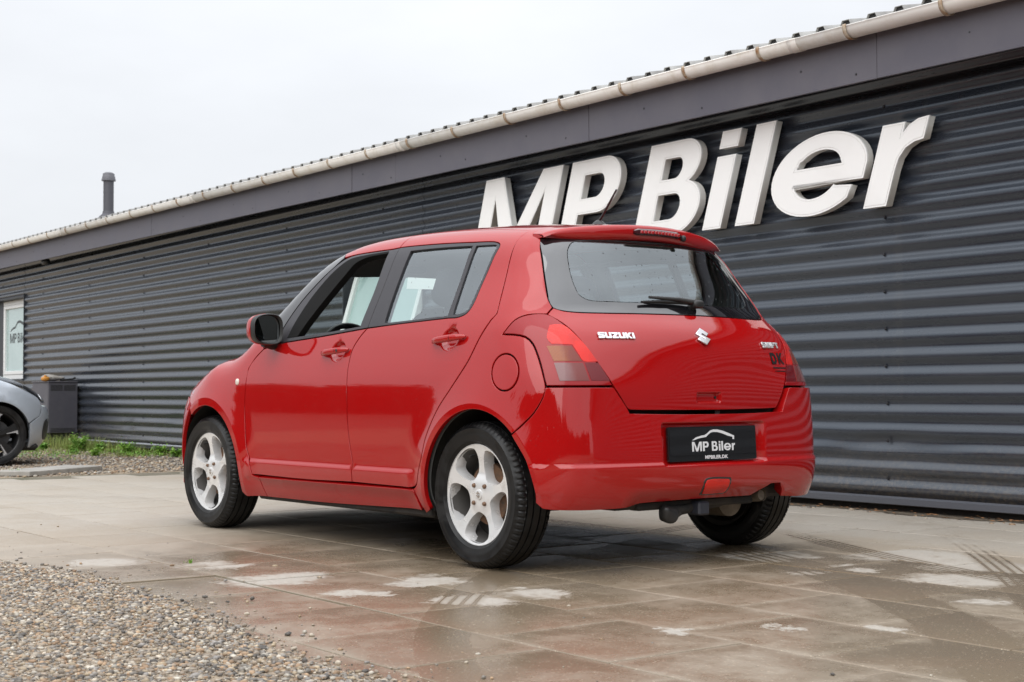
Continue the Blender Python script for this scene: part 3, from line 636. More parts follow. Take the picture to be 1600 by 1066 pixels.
panel('headlight_housing', HL, fbody, ANGF, mat('lamp_reflector', (.55, .5, .5), .25, .8), CAR, sides=SIDES, spacing=.03, off=-.03, depth=.002)
panel('grille', [(2.95, .34, .72), (2.92, .36, .78), (2.97, 0, .80), (2.92, -.36, .78), (2.95, -.34, .72), (3.0, 0, .715)], fbody, ANGF, BLACK, CAR, corner=None, spacing=.04)
# side repeater
P = TUBE.solve(TUBE.to([(2.017, .82, .773)]), fbody)
b = MB(); b.add(*superbox((0, 0, 0), (.017, .008, .017), 2.2)); b.obj('side_repeater', mat('repeater_lens', (.72, .66, .58), .2, 0, 1), CAR, loc=P[0])
b = MB(); b.add(*superbox((0, 0, 0), (.017, .008, .017), 2.2)); b.obj('side_repeater', MATS['repeater_lens'], CAR, loc=P[0]*[1, -1, 1])
# door handles: bow over a hollow, separate key end
def handle(cx, cz, key, s):
    L = .232; rise = .016
    q = TUBE.solve(TUBE.to([(cx+L/2, .79, cz-rise/2), (cx, .79, cz), (cx-L/2, .79, cz+rise/2)]), lambda x, y, z: fbody(x, y, z)-scoop(x, z))
    V = []; F = []; n = 14; xs = np.linspace(0, 1, 25)
    for i, u in enumerate(xs):
        base = q[0]*(1-u)+q[2]*u; out = .026*(1-abs(2*u-1)**3.2)+.006
        hgt = .0150*(1-.45*abs(2*u-1)**2.5); thk = .011*(1-.5*abs(2*u-1)**4)
        if i in (0, 24): hgt *= .5; thk *= .6
        for j in range(n):
            a = 2*PI*j/n; cy = math.copysign(abs(math.cos(a))**.75, math.cos(a)); sz = math.copysign(abs(math.sin(a))**.75, math.sin(a))
            V.append((base[0], s*(base[1]+out+thk*cy), base[2]+hgt*sz))
    for i in range(24):
        for j in range(n): F.append((i*n+j, i*n+(j+1) % n, (i+1)*n+(j+1) % n, (i+1)*n+j))
    F += [tuple(range(n)), tuple(range(24*n+n-1, 24*n-1, -1))]
    H = recalc(mesh('door_handle', V, F, PAINT, FDR, sharp=60))
    # groove between grip and fixed end
    u = .69; base = q[0]*(1-u)+q[2]*u; out = .026*(1-abs(2*u-1)**3.2)+.006
    g = MB(); g.lathe([(.0135, -.0008), (.0150, -.0008), (.0150, .0008), (.0135, .0008)], 20, 'x', (0, 0, 0)); 
    o = g.obj('joint', BLACK, H, loc=(base[0], s*(base[1]+out), base[2])); o.scale = (1, .80, 1.0)
    if key:
        u = .76; base = q[0]*(1-u)+q[2]*u; out = .026*(1-abs(2*u-1)**3.2)+.006+.009
        k = MB(); k.lathe([(.0001, .003), (.006, .003), (.0075, .0015), (.0075, -.002)], 20, 'y'); k.obj('key_lock', BLACK, H, loc=(base[0], base[1]+out, base[2]), rot=(0, 0, 0))
for s in SIDES:
    for (cx, cz, key, D) in ((1.10, .907, s > 0, FD), (.204, .940, False, RD)):
        FDR = D[0] if s > 0 else D[1]; handle(cx, cz, key, s)
# door mirrors
def mirror(s):
    # local: x forward, y outward; built around the housing centre
    V = []; F = []; n = 40
    def outline(k, sc, dy=0, dz=0):
        pts = []
        for j in range(n):
            a = 2*PI*j/n; c, q = math.cos(a), math.sin(a)
            y = .080*math.copysign(abs(c)**.62, c); z = .075*math.copysign(abs(q)**.62, q)
            if c > 0: z *= 1-.12*(y/.080)
            pts.append((k, s*(y*sc+dy), z*sc+dz))
        return pts
    rings = [(-.052, 1.0, 0, 0), (-.046, 1.03, 0, 0), (-.02, 1.03, 0, 0), (-.0195, 1.015, 0, 0), (-.0185, 1.03, 0, 0)]
    def loft(rs, capa, capb):
        V = []; F = []
        for r in rs: V += outline(*r)
        for i in range(len(rs)-1):
            for j in range(n): F.append((i*n+j, i*n+(j+1) % n, (i+1)*n+(j+1) % n, (i+1)*n+j))
        if capa: F.append(tuple(range(n)))
        if capb: F.append(tuple(range((len(rs)-1)*n, len(rs)*n)))
        return V, F
    c = Vector((1.675, s*.858, 1.030))
    V, F = loft([(-.036, .90, 0, 0), (-.052, .95, 0, 0), (-.055, .98, 0, 0), (-.053, 1.01, 0, 0), (-.044, 1.03, 0, 0), (-.018, 1.03, 0, 0)], False, False)
    H = recalc(mesh('door_mirror', V, F, BLACK, CAR, sharp=50)); H.location = c
    V, F = loft([(-.017, 1.03, 0, 0), (-.016, 1.045, 0, 0), (.01, 1.03, 0, 0), (.035, .95, 0, 0), (.055, .80, -.004, 0), (.07, .55, -.008, 0), (.075, .25, -.01, 0)], False, True)
    o = recalc(mesh('mirror_cap', V, F, PAINT, H, sharp=50))
    V, F = loft([(-.038, .915, 0, 0), (-.0375, .90, 0, 0)], True, False)
    o = recalc(mesh('mirror_glass', V, F, mat('mirror_silver', (.62, .66, .66), .03, 1), H, smooth=False)); o.rotation_euler = (0, math.radians(2), s*math.radians(5))
    b = MB(); b.tube([(1.69, s*.85, .965), (1.70, s*.80, .957), (1.70, s*.74, .962)], [.022, .026, .03], 12); b.obj('mirror_foot', BLACK, H).location = -c
for s in SIDES: mirror(s)
# inner window reveals of the open front window (channel rubber) and roof aerial
b = MB(); b.lathe([(.0001, .030), (.008, .028), (.018, .018), (.028, .006), (.032, 0), (.032, -.01)], 20, 'z'); AER = b.obj('aerial_base', BLACK, CAR, loc=(.143, 0, 1.462)); AER.scale = (1.7, .8, 1)
b = MB(); b.tube([(0, 0, 0), (-.03, 0, .03), (-.122, 0, .135)], [.0065, .0055, .004], 8); o = b.obj('aerial_rod', BLACK, CAR, loc=(.143, 0, 1.48))
# wiper
def rpt(y, z, d): return on_rear(y, z, fbody, d)[0]
piv = rpt(-.055, 1.075, 0)
b = MB(); b.tube([rpt(-.055, 1.075, -.01), rpt(-.055, 1.075, .028)], .017, 16); b.add(*superbox(rpt(-.062, 1.072, .024), (.020, .030, .018), 3)); WIP = b.obj('rear_wiper', BLACK, CAR)
b = MB(); a0, a1 = rpt(-.06, 1.078, .026), rpt(.19, 1.098, .018)
b.tube([a0, a0*.6+a1*.4+Vector((-.004, 0, .004)), a1], [.012, .009, .006], 10); b.obj('wiper_arm', BLACK, WIP)
b = MB(); b.tube([rpt(.235, 1.078, .014), rpt(.12, 1.083, .014), rpt(.0, 1.082, .014), rpt(-.07, 1.078, .013)], [.005, .008, .008, .005], 8); b.obj('wiper_blade', RUBBER, WIP)
# washer nozzle right of the brake light
b = MB(); b.add(*superbox(on_spoiler(-.165, .6)+Vector((-.008, 0, -.004)), (.012, .012, .014), 2.3)); b.obj('washer_nozzle', BLACK, CAR)
# number plate
def plate_frame():
    y = np.array([[.0, .432], [.0, .572]]); P = REAR.solve(y, fbump); return Vector(P[0]), Vector(P[1])
p0, p1 = plate_frame(); upv = (p1-p0).normalized(); PLC = (p0+p1)/2+Vector((-.012, 0, 0)); tilt = math.atan2(upv.x, upv.z)
PL = empty('number_plate', PLC, 0, CAR); PL.rotation_euler = (0, tilt, 0)
def rrect(w, h, r, k=5):
    o = []
    for cx, cy, a in ((w/2-r, h/2-r, 0), (-w/2+r, h/2-r, 90), (-w/2+r, -h/2+r, 180), (w/2-r, -h/2+r, 270)):
        for i in range(k+1): q = math.radians(a+90*i/k); o.append((cx+r*math.cos(q), cy+r*math.sin(q)))
    return o
PLB = mat('plate_black', (.010, .010, .011), .22, 0, .3)
PLW = mat('plate_white', (.72, .73, .75), .4)
b = MB(); b.prism(rrect(.516, .140, .008), -.004, .006, 'x'); b.obj('plate_holder', PLB, PL, sharp=30)
b = MB(); b.prism(rrect(.502, .112, .006), -.0062, -.004, 'x'); o = b.obj('plate_face', PLB, PL, sharp=30); o.location = (0, 0, .010)
# --- lettering ---------------------------------------------------------------
def arcpts(cx, cy, rx, ry, a0, a1, n=14): return [(cx+rx*math.cos(math.radians(a0+(a1-a0)*i/n)), cy+ry*math.sin(math.radians(a0+(a1-a0)*i/n))) for i in range(n+1)]
def glyph(c):
    "outline loops of one heavy grotesque letter, cap height .64, x-height .475; returns (loops, width)"
    if c == 'M': return [[[(0, 0), (0, .64), (.245, .64), (.51, .17), (.765, .64), (1.01, .64), (1.01, 0), (.835, 0), (.835, .478), (.615, 0), (.405, 0), (.178, .478), (.178, 0)]]], 1.01
    if c == 'P': return [[[(0, 0), (0, .638)]+[(.30, .638)]+arcpts(.40, .44, .205, .198, 90, -90, 18)+[(.178, .242), (.178, 0)], [(.178, .352), (.178, .530), (.33, .530)]+arcpts(.345, .441, .085, .089, 90, -90, 12)+[(.33, .352)]]], .605
    if c == 'B': return [[[(0, 0), (0, .64), (.30, .64)]+arcpts(.37, .487, .175, .153, 90, -58, 14)+arcpts(.40, .182, .225, .182, 62, -90, 16), [(.178, .383), (.178, .53), (.30, .53)]+arcpts(.315, .4565, .063, .0735, 90, -90, 10), [(.178, .105), (.178, .285), (.33, .285)]+arcpts(.345, .195, .085, .09, 90, -90, 10)]], .625
    if c == 'i': return [[[(0, 0), (0, .473), (.172, .473), (.172, 0)]], [[(0, .528), (0, .637), (.172, .637), (.172, .528)]]], .172
    if c == 'l': return [[[(0, 0), (0, .637), (.172, .637), (.172, 0)]]], .172
    if c == 'e':
        o = arcpts(.38, .25, .385, .25, 0, 318, 40)                       # outer, anticlockwise from the right to the lower right
        inner = [(.545, .165)]+arcpts(.37, .235, .185, .135, -28, -172, 14)+[(.178, .192)]
        return [[[(.762, .186)]+o[1:]+[(.68, .155)]+inner+[(.19, .192)], [(.182, .295), (.205, .345)]+arcpts(.375, .30, .175, .10, 150, 20, 10)+[(.565, .295)]]], .765
    if c == 'r': return [[[(0, 0), (0, .472), (.165, .472), (.165, .405), (.205, .452), (.26, .478), (.335, .484), (.335, .36), (.27, .352), (.215, .325), (.18, .27), (.172, .20), (.172, 0)]]], .34
def curve_mesh(name, loops, depth, bev=0, shear=0, sx=1, sz=1, resolution=1):
    "extrudes loops (local x right, y up) into a mesh"
    cu = bpy.data.curves.new(name, 'CURVE'); cu.dimensions = '2D'; cu.fill_mode = 'BOTH'; cu.extrude = depth/2; cu.bevel_depth = bev; cu.bevel_resolution = 1
    for l in loops:
        sp = cu.splines.new('POLY'); sp.points.add(len(l)-1); sp.use_cyclic_u = True
        for q, (x, y) in zip(sp.points, l): q.co = (x*sx+shear*y*sz, y*sz, 0, 1)
    ob = bpy.data.objects.new(name, cu); COL.objects.link(ob)
    me = bpy.data.meshes.new_from_object(ob.evaluated_get(bpy.context.evaluated_depsgraph_get()))
    bpy.data.objects.remove(ob); bpy.data.curves.remove(cu); me.name = name
    return me
def text_mesh(name, s, size, depth, bold=0, sx=1):
    cu = bpy.data.curves.new(name, 'FONT'); cu.body = s; cu.size = size; cu.extrude = depth/2; cu.offset = bold; cu.align_x = 'CENTER'; cu.align_y = 'CENTER'; cu.resolution_u = 4; cu.space_character = 1.06
    ob = bpy.data.objects.new(name, cu); COL.objects.link(ob); ob.scale = (sx, 1, 1)
    me = bpy.data.meshes.new_from_object(ob.evaluated_get(bpy.context.evaluated_depsgraph_get()))
    bpy.data.objects.remove(ob); bpy.data.curves.remove(cu); me.name = name
    for v in me.vertices: v.co.x *= sx
    return me
def put(name, me, m, parent, loc, rgt, upv, smooth=False):
    me.materials.clear(); me.materials.append(m)
    o = bpy.data.objects.new(name, me); link(o, parent)
    r = Vector(rgt).normalized(); u = Vector(upv); u = (u-r*u.dot(r)).normalized(); n = r.cross(u)
    M = Matrix(((r.x, u.x, n.x, loc[0]), (r.y, u.y, n.y, loc[1]), (r.z, u.z, n.z, loc[2]), (0, 0, 0, 1))); o.matrix_local = M
    return o
# plate print (right on the plate as seen from behind = -y)
def word_loops(word, adv):
    xs = 0; out_ = []
    for c in word:
        L, w = glyph(c)
        for grp in L:
            for lp in grp: out_.append([(a+xs, q) for a, q in lp])
        xs += w+adv[c]
    return out_, xs
WL, WW = word_loops('MPBiler', {'M': .12, 'P': .34, 'B': .12, 'i': .11, 'l': .10, 'e': .09, 'r': 0})
me = curve_mesh('plate_text', [[(a*.252/WW-.126, q*.039/.64) for a, q in lp] for lp in WL], .0006)
put('plate_lettering', me, PLW, PL, (-.0068, 0, -.031), (0, -1, 0), (0, 0, 1))
sw = [(-.104, .033), (-.085, .048), (-.06, .056), (-.042, .059), (-.03, .068), (-.015, .082), (0, .087), (.02, .0865), (.045, .08), (.07, .069), (.095, .056), (.1025, .053), (.1025, .034), (.094, .034), (.094, .046), (.07, .053), (.045, .065), (.02, .073), (0, .074), (-.012, .0715), (-.024, .062), (-.036, .049), (-.05, .047), (-.075, .042), (-.092, .035)]
put('plate_emblem', curve_mesh('plate_emblem', [[(a*1.2, .045+(q-.033)*.79) for a, q in sw]], .0006), PLW, PL, (-.0068, 0, -.031), (0, -1, 0), (0, 0, 1))
put('plate_lettering', text_mesh('plate_small', 'MPBILER.DK', .0195, .0006, .0007, 1.22), PLW, PL, (-.0048, -.015, -.0565), (0, -1, 0), (0, 0, 1))
BL = {'S': ([[(0, 0), (.9, 0), (1, .1), (1, .5), (.9, .6), (.28, .6), (.28, .76), (1, .76), (1, 1), (.1, 1), (0, .9), (0, .5), (.1, .4), (.72, .4), (.72, .24), (0, .24)]], 1),
      'U': ([[(0, 1), (0, .1), (.1, 0), (.9, 0), (1, .1), (1, 1), (.72, 1), (.72, .24), (.28, .24), (.28, 1)]], 1),
      'Z': ([[(0, 1), (0, .76), (.6, .76), (0, .26), (0, 0), (1, 0), (1, .24), (.4, .24), (1, .74), (1, 1)]], 1),
      'K': ([[(0, 0), (0, 1), (.28, 1), (.28, .62), (.65, 1), (1, 1), (.52, .52), (1, 0), (.66, 0), (.28, .42), (.28, 0)]], 1),
      'I': ([[(0, 0), (0, 1), (.28, 1), (.28, 0)]], .28),
      'W': ([[(0, 1), (.2, 0), (.43, 0), (.55, .5), (.67, 0), (.9, 0), (1.1, 1), (.84, 1), (.77, .5), (.66, .95), (.44, .95), (.33, .5), (.26, 1)]], 1.1),
      'F': ([[(0, 0), (0, 1), (.9, 1), (.9, .76), (.28, .76), (.28, .62), (.8, .62), (.8, .38), (.28, .38), (.28, 0)]], .9),
      'T': ([[(.36, 0), (.36, .76), (0, .76), (0, 1), (1, 1), (1, .76), (.64, .76), (.64, 0)]], 1),
      'D': ([[(0, 0), (0, 1), (.65, 1), (.9, .85), (1, .6), (1, .4), (.9, .15), (.65, 0)], [(.28, .24), (.6, .24), (.72, .4), (.72, .6), (.6, .76), (.28, .76)]], 1)}
def block_word(w, width, height, depth, bev=0, sp=.16):
    xs = 0; L = []
    for c in w:
        l, a = BL[c]; L += [[(x+xs, y) for x, y in lp] for lp in l]; xs += a+sp
    xs -= sp
    return curve_mesh(w, [[(x/xs*width-width/2, (y-.5)*height) for x, y in lp] for lp in L], depth, bev)
# badges on the tailgate
def badge(name, me, m, y, z, d=.002):
    p, n = on_rear(y, z, fbody, d); p2, _ = on_rear(y-.03, z, fbody, d)
    p3, _ = on_rear(y, z+.02, fbody, d)
    return put(name, me, m, CAR, p, p2-p, p3-p)
badge('badge_lettering', block_word('SUZUKI', .164, .027, .004, .0010), BADGE, .440, .938, .003)
badge('badge_lettering', block_word('SWIFT', .142, .026, .004, .0008), BADGE, -.458, .915, .003)
STK = mat('sticker_black', (.012, .010, .010), .4)
badge('sticker_lettering', block_word('DK', .105, .052, .0008, 0, .28), STK, -.487, .858, .0012)
def dashes(w, h, n):
    xs = sorted(random.uniform(.04, .96) for _ in range(n)); xs = [0]+xs+[1]; return curve_mesh('dash', [[(a*w-w/2+.0012, -h/2), (a*w-w/2+.0012, h/2), (q*w-w/2, h/2), (q*w-w/2, -h/2)] for a, q in zip(xs[:-1], xs[1:]) if q-a > .03], .0006)
badge('sticker_print', dashes(.105, .006, 6), STK, -.490, .817, .0012)
badge('sticker_print', dashes(.090, .004, 8), STK, -.494, .803, .0012)
e_ = [(-.5, .18), (-.02, .56), (.5, .2), (.27, .03), (0, .22), (-.13, .13), (.5, -.2), (.02, -.56), (-.5, -.2), (-.27, -.03), (0, -.22), (.13, -.13)]
badge('badge_emblem', curve_mesh('emblem', [[(a*.070, q*.070) for a, q in e_]], .006, .0015), CHROME, .0, .941, .004)
# tailgate latch hollow is part of the panel; keyhole
b = MB(); b.lathe([(.0001, -.002), (.006, -.002), (.006, .002)], 14, 'x'); b.obj('key_lock', BLACK, CAR, loc=on_rear(-.053, .69, fbody, .002)[0])
# ------------------------------------------------------------------ wheels (local frame: axle along y, outer face +y)
def tyre_mesh(R, rimr, hw, nseg=288):
    prof = [(rimr-.012, .70), (rimr+.002, .84), (rimr+.010, .90), (rimr+.012, .93), (rimr+.016, .935), (rimr+.03, .985), (rimr+.042, 1.0), (rimr+.058, .985), (rimr+.0605, .995), (rimr+.064, .992), (R-.024, .94), (R-.016, .895), (R-.011, .84), (R-.0065, .78), (R-.003, .70), (R-.0012, .62), (R-.0012, .585), (R-.0085, .575), (R-.0085, .515), (R-.0005, .505), (R, .24), (R-.0085, .23), (R-.0085, .165), (R, .155)]
    prof = prof+[(r, -w) for r, w in prof[::-1]]
    n = len(prof); V = []; F = []
    for k in range(nseg):
        a = 2*PI*k/nseg; ph = k % 4
        for i, (r, w) in enumerate(prof):
            aw = abs(w); rr = r
            if .60 < aw < .93 and r > R-.022 and ph == 0: rr -= .005      # shoulder sipes
            if .25 < aw < .5 and k % 8 == 0 and r > R-.004: rr -= .004
            V.append((rr*math.cos(a), w*hw, rr*math.sin(a)))
    for k in range(nseg):
        for i in range(n-1): F.append((k*n+i, k*n+i+1, ((k+1) % nseg)*n+i+1, ((k+1) % nseg)*n+i))
    return V, F
def rim_meshes(rim_r, phase):
    "five-spoke cast wheel: face plate with five openings whose walls run inwards, barrel and hub"
    yl = 0.0
    def dep(r):       # face depth below the outer lip
        return -np.interp(r, [0, .03, .055, .09, .13, .17, .195, rim_r], [.010, .010, .013, .021, .016, .008, .003, .0])
    out = [(rim_r*math.cos(a), rim_r*math.sin(a)) for a in np.linspace(0, 2*PI, 120, endpoint=False)]
    loops = [np.array(out)*.985]; inner = []
    for k in range(5):
        a0 = math.radians(phase+36+72*k); pts = []
        shape = [(.071, 0), (.081, .28), (.104, .45), (.136, .505), (.165, .49), (.187, .42), (.1965, .23), (.1985, 0), (.1965, -.23), (.187, -.42), (.165, -.49), (.136, -.505), (.104, -.45), (.081, -.28)]
        p = np.array([(r*math.cos(a0+a), r*math.sin(a0+a)) for r, a in shape])
        H = spline_loop(p, set(), .006)
        if area2(H) > 0: H = H[::-1]
        loops.append(H); inner.append(offset_in(H, -.005))
    uv, F = tri_patch(loops, .011)
    r = np.hypot(uv[:, 0], uv[:, 1]); y = dep(r)
    b = MB()
    V = [(u[0], yy, u[1]) for u, yy in zip(uv, y)]
    FF = []
    for f in F:
        a, q, c = (Vector(V[i]) for i in f); FF.append(tuple(f) if (q-a).cross(c-a).y > 0 else tuple(f[::-1]))
    b.add(V, FF)
    for H, I in zip(loops[1:], inner):
        n = len(H); rH = np.hypot(H[:, 0], H[:, 1]); V = []
        mid = H*.8+I*.2
        for ring, dy in ((H, 0), (mid, -.006), (I, -.034), (I, -.05)):
            V += [(p[0], dep(rr)+dy, p[1]) for p, rr in zip(ring, rH)]
        FF = [(q*n+i, q*n+(i+1) % n, (q+1)*n+(i+1) % n, (q+1)*n+i) for q in range(3) for i in range(n)]
        b.add(V, FF)
    b.lathe([(rim_r*.985, 0), (rim_r-.0025, .0015), (rim_r, .0005), (rim_r+.0015, -.003), (rim_r+.0005, -.010), (rim_r-.012, -.016)], 120, 'y')
    b.lathe([(rim_r-.0115, -.0155), (rim_r-.016, -.04), (rim_r-.024, -.10), (rim_r-.020, -.16), (rim_r-.002, -.175)], 120, 'y', m=1)
    return b
def make_wheel(parent, loc, side, phase, proto):
    w = empty('wheel', loc, 0 if side > 0 else PI, parent)
    for o in proto: c = copyo(o, w)
    return w
TY, TYF = tyre_mesh(.2995, .2075, .0925)
T0 = mesh('tyre', TY, TYF, RUBBER); recalc(T0); T0.data.set_sharp_from_angle(angle=math.radians(28))
def red_wheel(name_loc, side, phase):
    w = empty('wheel', name_loc, 0 if side > 0 else PI, CAR)
    c = copyo(T0, w); c.name = 'tyre'
    R_ = RIMS[phase]
    if R_.parent is None: R_.parent = w; rim = R_
    else: rim = copyo(R_, w)
    rim.location = (0, .0735, 0)
    b = MB(); b.lathe([(.0001, .004), (.016, .0035), (.021, .002), (.0225, -.002), (.0225, -.01)], 28, 'y'); b.obj('hub_cap', ALLOY, w, loc=(0, .0645, 0))
    sm = curve_mesh('cap', [[(a*.026, q*.026) for a, q in e_]], .0015); put('cap_emblem', sm, CHROME, w, (0, .0690, 0), (-1, 0, 0), (0, 0, 1))
    for k in range(4):
        a = math.radians(phase+48+90*k); b = MB(); b.lathe([(.0001, .010), (.005, .0095), (.0085, .006), (.0092, 0), (.0092, -.012)], 12, 'y'); b.obj('lug_nut', BOLT, w, loc=(-.050*math.cos(a), .062, .050*math.sin(a)))
    b = MB(); b.tube([(0, 0, 0), (0, .028, -.006)], [.0055, .0045], 8); a = math.radians(phase+36-14); b.obj('valve', BLACK, w, loc=(.168*math.cos(a)*-1, .045, .168*math.sin(a)))
    b = MB(); b.lathe([(.02, .030), (.05, .030), (.052, .012), (.125, .012), (.128, .008), (.128, -.02)], 40, 'y'); b.obj('brake_disc', RUST, w, loc=(0, .0, 0))
    b = MB(); b.lathe([(.0001, -.022), (.15, -.022), (.183, -.03), (.183, -.05)], 40, 'y'); b.obj('dark_brake_backing', LINER, w)  # dark backing plate added so the gaps between the spokes look shaded
    return w
RIMS = {}
for ph in (86, 95):
    b = rim_meshes(.2075, 180-ph); o = b.obj('rim', [ALLOY, BARREL], sharp=38); RIMS[ph] = o
for (x, y, s, ph) in ((0, .7225, 1, 86), (WB, .7175, 1, 95), (0, -.7225, -1, 95), (WB, -.7175, -1, 86)):
    red_wheel((x, y, .298), s, ph)
bpy.data.objects.remove(T0)
for o in list(RIMS.values()):
    if o.parent is None: bpy.data.objects.remove(o)
# wheel housings
SIDEC = Chart('side')
def skin_y(P):
    A_ = SIDEC.solve(SIDEC.to(P), fbody)[:, 1]; B_ = SIDEC.solve(SIDEC.to(P), fbump)[:, 1]
    P = np.array(P); return np.where((P[:, 0] < -.2), np.minimum(A_, B_), A_)
for cx, rc in ((-.025, .362), (WB-.05, .368)):
    for s in SIDES:
        V = []; F = []; n = 40
        A_ = [math.radians((-14 if cx < 1 else 0)+(199 if cx < 1 else 196)*i/n) for i in range(n+1)]
        P = [(cx+rc*math.cos(a), .8, .298+rc*math.sin(a)) for a in A_]; yo = skin_y(P)-.016
        if cx > 1: yo = np.minimum(yo, .80)
        for k_, rr in ((0, rc-.004), (1, rc+.006), (2, rc+.006)):
            for i, a in enumerate(A_): V.append((cx+rr*math.cos(a), s*(yo[i] if k_ == 0 else (yo[i]-.03 if k_ == 1 else .46)), .298+rr*math.sin(a)))
        for r in range(2):
            for i in range(n): F.append((r*(n+1)+i, r*(n+1)+i+1, (r+1)*(n+1)+i+1, (r+1)*(n+1)+i))
        F.append(tuple(2*(n+1)+i for i in range(n+1)))
        mesh('wheel_arch_liner', V, F, LINER, CAR, sharp=40)
# underbody, axle, exhaust, tow bar
b = MB()
b.box((.38, -.72, .17), (1.95, .72, .24), bev=.02); b.box((1.95, -.46, .18), (2.95, .46, .26), bev=.02); b.box((-.46, -.46, .24), (.38, .46, .32), bev=.02)
b.box((.36, -.76, .178), (1.9, -.66, .22), bev=.01); b.box((.36, .66, .178), (1.9, .76, .22), bev=.01); b.obj('underbody', UNDER, CAR)
b = MB(); b.box((-.05, -.66, .23), (.06, .66, .33), bev=.03); b.box((-.44, -.60, .255), (-.38, .60, .33), bev=.015); b.obj('rear_axle', UNDER, CAR)
b = MB(); b.tube([(-.05, -.34, .245), (-.33, -.34, .245)], .075, 22); b.tube([(1.6, -.2, .20), (.4, -.26, .205), (-.05, -.32, .235)], .026, 12); EXH = b.obj('exhaust_silencer', mat('old_steel', (.20, .17, .13), .55, .6), CAR); grime(MATS['old_steel'], (.24, .20, .155), (.10, .08, .06), 18)
b = MB(); b.tube([(-.30, -.34, .250), (-.40, -.35, .262), (-.505, -.352, .272)], .027, 20, cap=False); b.tube([(-.32, -.34, .25), (-.50, -.352, .271)], .022, 16); b.obj('exhaust_tip', MATS['old_steel'], CAR)
b = MB(); b.tube([(-.40, -.20, .245), (-.46, .03, .236), (-.485, .16, .225)], [.022, .022, .020], 14); b.box((-.47, -.34, .235), (-.40, .34, .275), bev=.01); TOW = b.obj('tow_bar', UNDER, CAR)
b = MB(); b.add(*superbox((-.49, .195, .218), (.032, .040, .036), 2.6)); b.tube([(-.47, .12, .222), (-.49, .19, .22)], [.024, .032], 16); V_ = b.V; b.V = [(x+.005*math.sin(60*y+40*z), y+.004*math.sin(70*z+20*x), z+.004*math.sin(50*x+60*y)) for x, y, z in V_]; b.obj('tow_ball_cover', BLACK, CAR)
b = MB(); b.box((-.52, -.02, .205), (-.44, .045, .262), bev=.008); b.obj('trailer_socket', mat('socket_grey', (.03, .033, .045), .5), CAR)
# black lip under the bumper and mud edge
# ------------------------------------------------------------------ interior
def seat(x, y, name, w=.25, back=1.0):
    st_ = empty(name, (x, y, 0), 0, CAR)
    b = MB(); b.add(*superbox((.05, 0, .50), (.26, w, .10), 3.5)); b.obj('seat_cushion', SEATF, st_)
    V, F = superbox((0, 0, 0), (.085, w, .32), 3.2); R = Matrix.Rotation(math.radians(-18), 4, 'Y'); V = [tuple(R @ Vector(v)+Vector((-.24, 0, .80))) for v in V]
    mesh('seat_back', V, F, SEATF, st_)
    V, F = superbox((0, 0, 0), (.05, .13, .095), 3); V = [tuple(R @ Vector(v)+Vector((-.365, 0, 1.20))) for v in V]
    mesh('headrest', V, F, SEATF, st_)
    for q in (-.05, .05):
        b = MB(); b.tube([(-.33, q, 1.06), (-.36, q, 1.18)], .006, 8); b.obj('headrest_post', CHROME, st_)
seat(1.10, .36, 'front_seat'); seat(1.10, -.36, 'front_seat')
bs = empty('rear_bench', (.28, 0, 0), 0, CAR)
b = MB(); b.add(*superbox((.08, 0, .50), (.25, .62, .10), 4)); b.obj('seat_cushion', SEATF, bs)
R = Matrix.Rotation(math.radians(-20), 4, 'Y'); V, F = superbox((0, 0, 0), (.07, .60, .25), 4); mesh('seat_back', [tuple(R @ Vector(v)+Vector((-.23, 0, .76))) for v in V], F, SEATF, bs)
for y in (-.33, .33):
    V, F = superbox((0, 0, 0), (.045, .12, .07), 3); mesh('headrest', [tuple(R @ Vector(v)+Vector((-.335, y, 1.075))) for v in V], F, SEATF, bs)
b = MB(); b.add(*superbox((2.05, 0, .80), (.30, .70, .17), 4)); b.add(*superbox((1.82, .36, .93), (.14, .18, .07), 3)); b.add(*superbox((1.82, -.02, .62), (.10, .16, .25), 4)); b.obj('dashboard', DASH, CAR)
def ring(R, r, n=40, m=10):
    V = []; F = []
    for i in range(n):
        for j in range(m):
            a, q = 2*PI*i/n, 2*PI*j/m; V.append(((R+r*math.cos(q))*math.cos(a), (R+r*math.cos(q))*math.sin(a), r*math.sin(q)))
    for i in range(n):
        for j in range(m): F.append((i*m+j, ((i+1) % n)*m+j, ((i+1) % n)*m+(j+1) % m, i*m+(j+1) % m))
    return V, F
b = MB(); b.add(*ring(.178, .016)); b.add(*superbox((0, 0, -.01), (.07, .06, .025), 3)); b.box((-.17, -.012, -.014), (.17, .012, .006)); b.box((-.012, -.17, -.014), (.012, 0, .006))
b.obj('steering_wheel', BLACK, CAR, loc=(1.62, .36, .90), rot=(0, math.radians(-66), 0))
b = MB(); b.box((-.40, -.68, .33), (2.2, .68, .37)); b.obj('cabin_floor', INTERIOR, CAR)
b = MB(); b.box((-.44, -.56, .84), (-.02, .56, .86), bev=.008); b.obj('parcel_shelf', INTERIOR, CAR)
b = MB(); b.add(*superbox((1.60, .02, 1.375), (.012, .10, .03), 3)); b.obj('interior_mirror', BLACK, CAR)
# paper notice stuck inside the rear side window
panel('paper_notice', [(.712, .665, 1.244), (.484, .671, 1.223), (.477, .693, 1.174), (.687, .689, 1.189)], fbody, TUBE, PAPER, CAR, corner=(0, 1, 2, 3), off=-.016, depth=.0005, gap=0, bev=.0003)
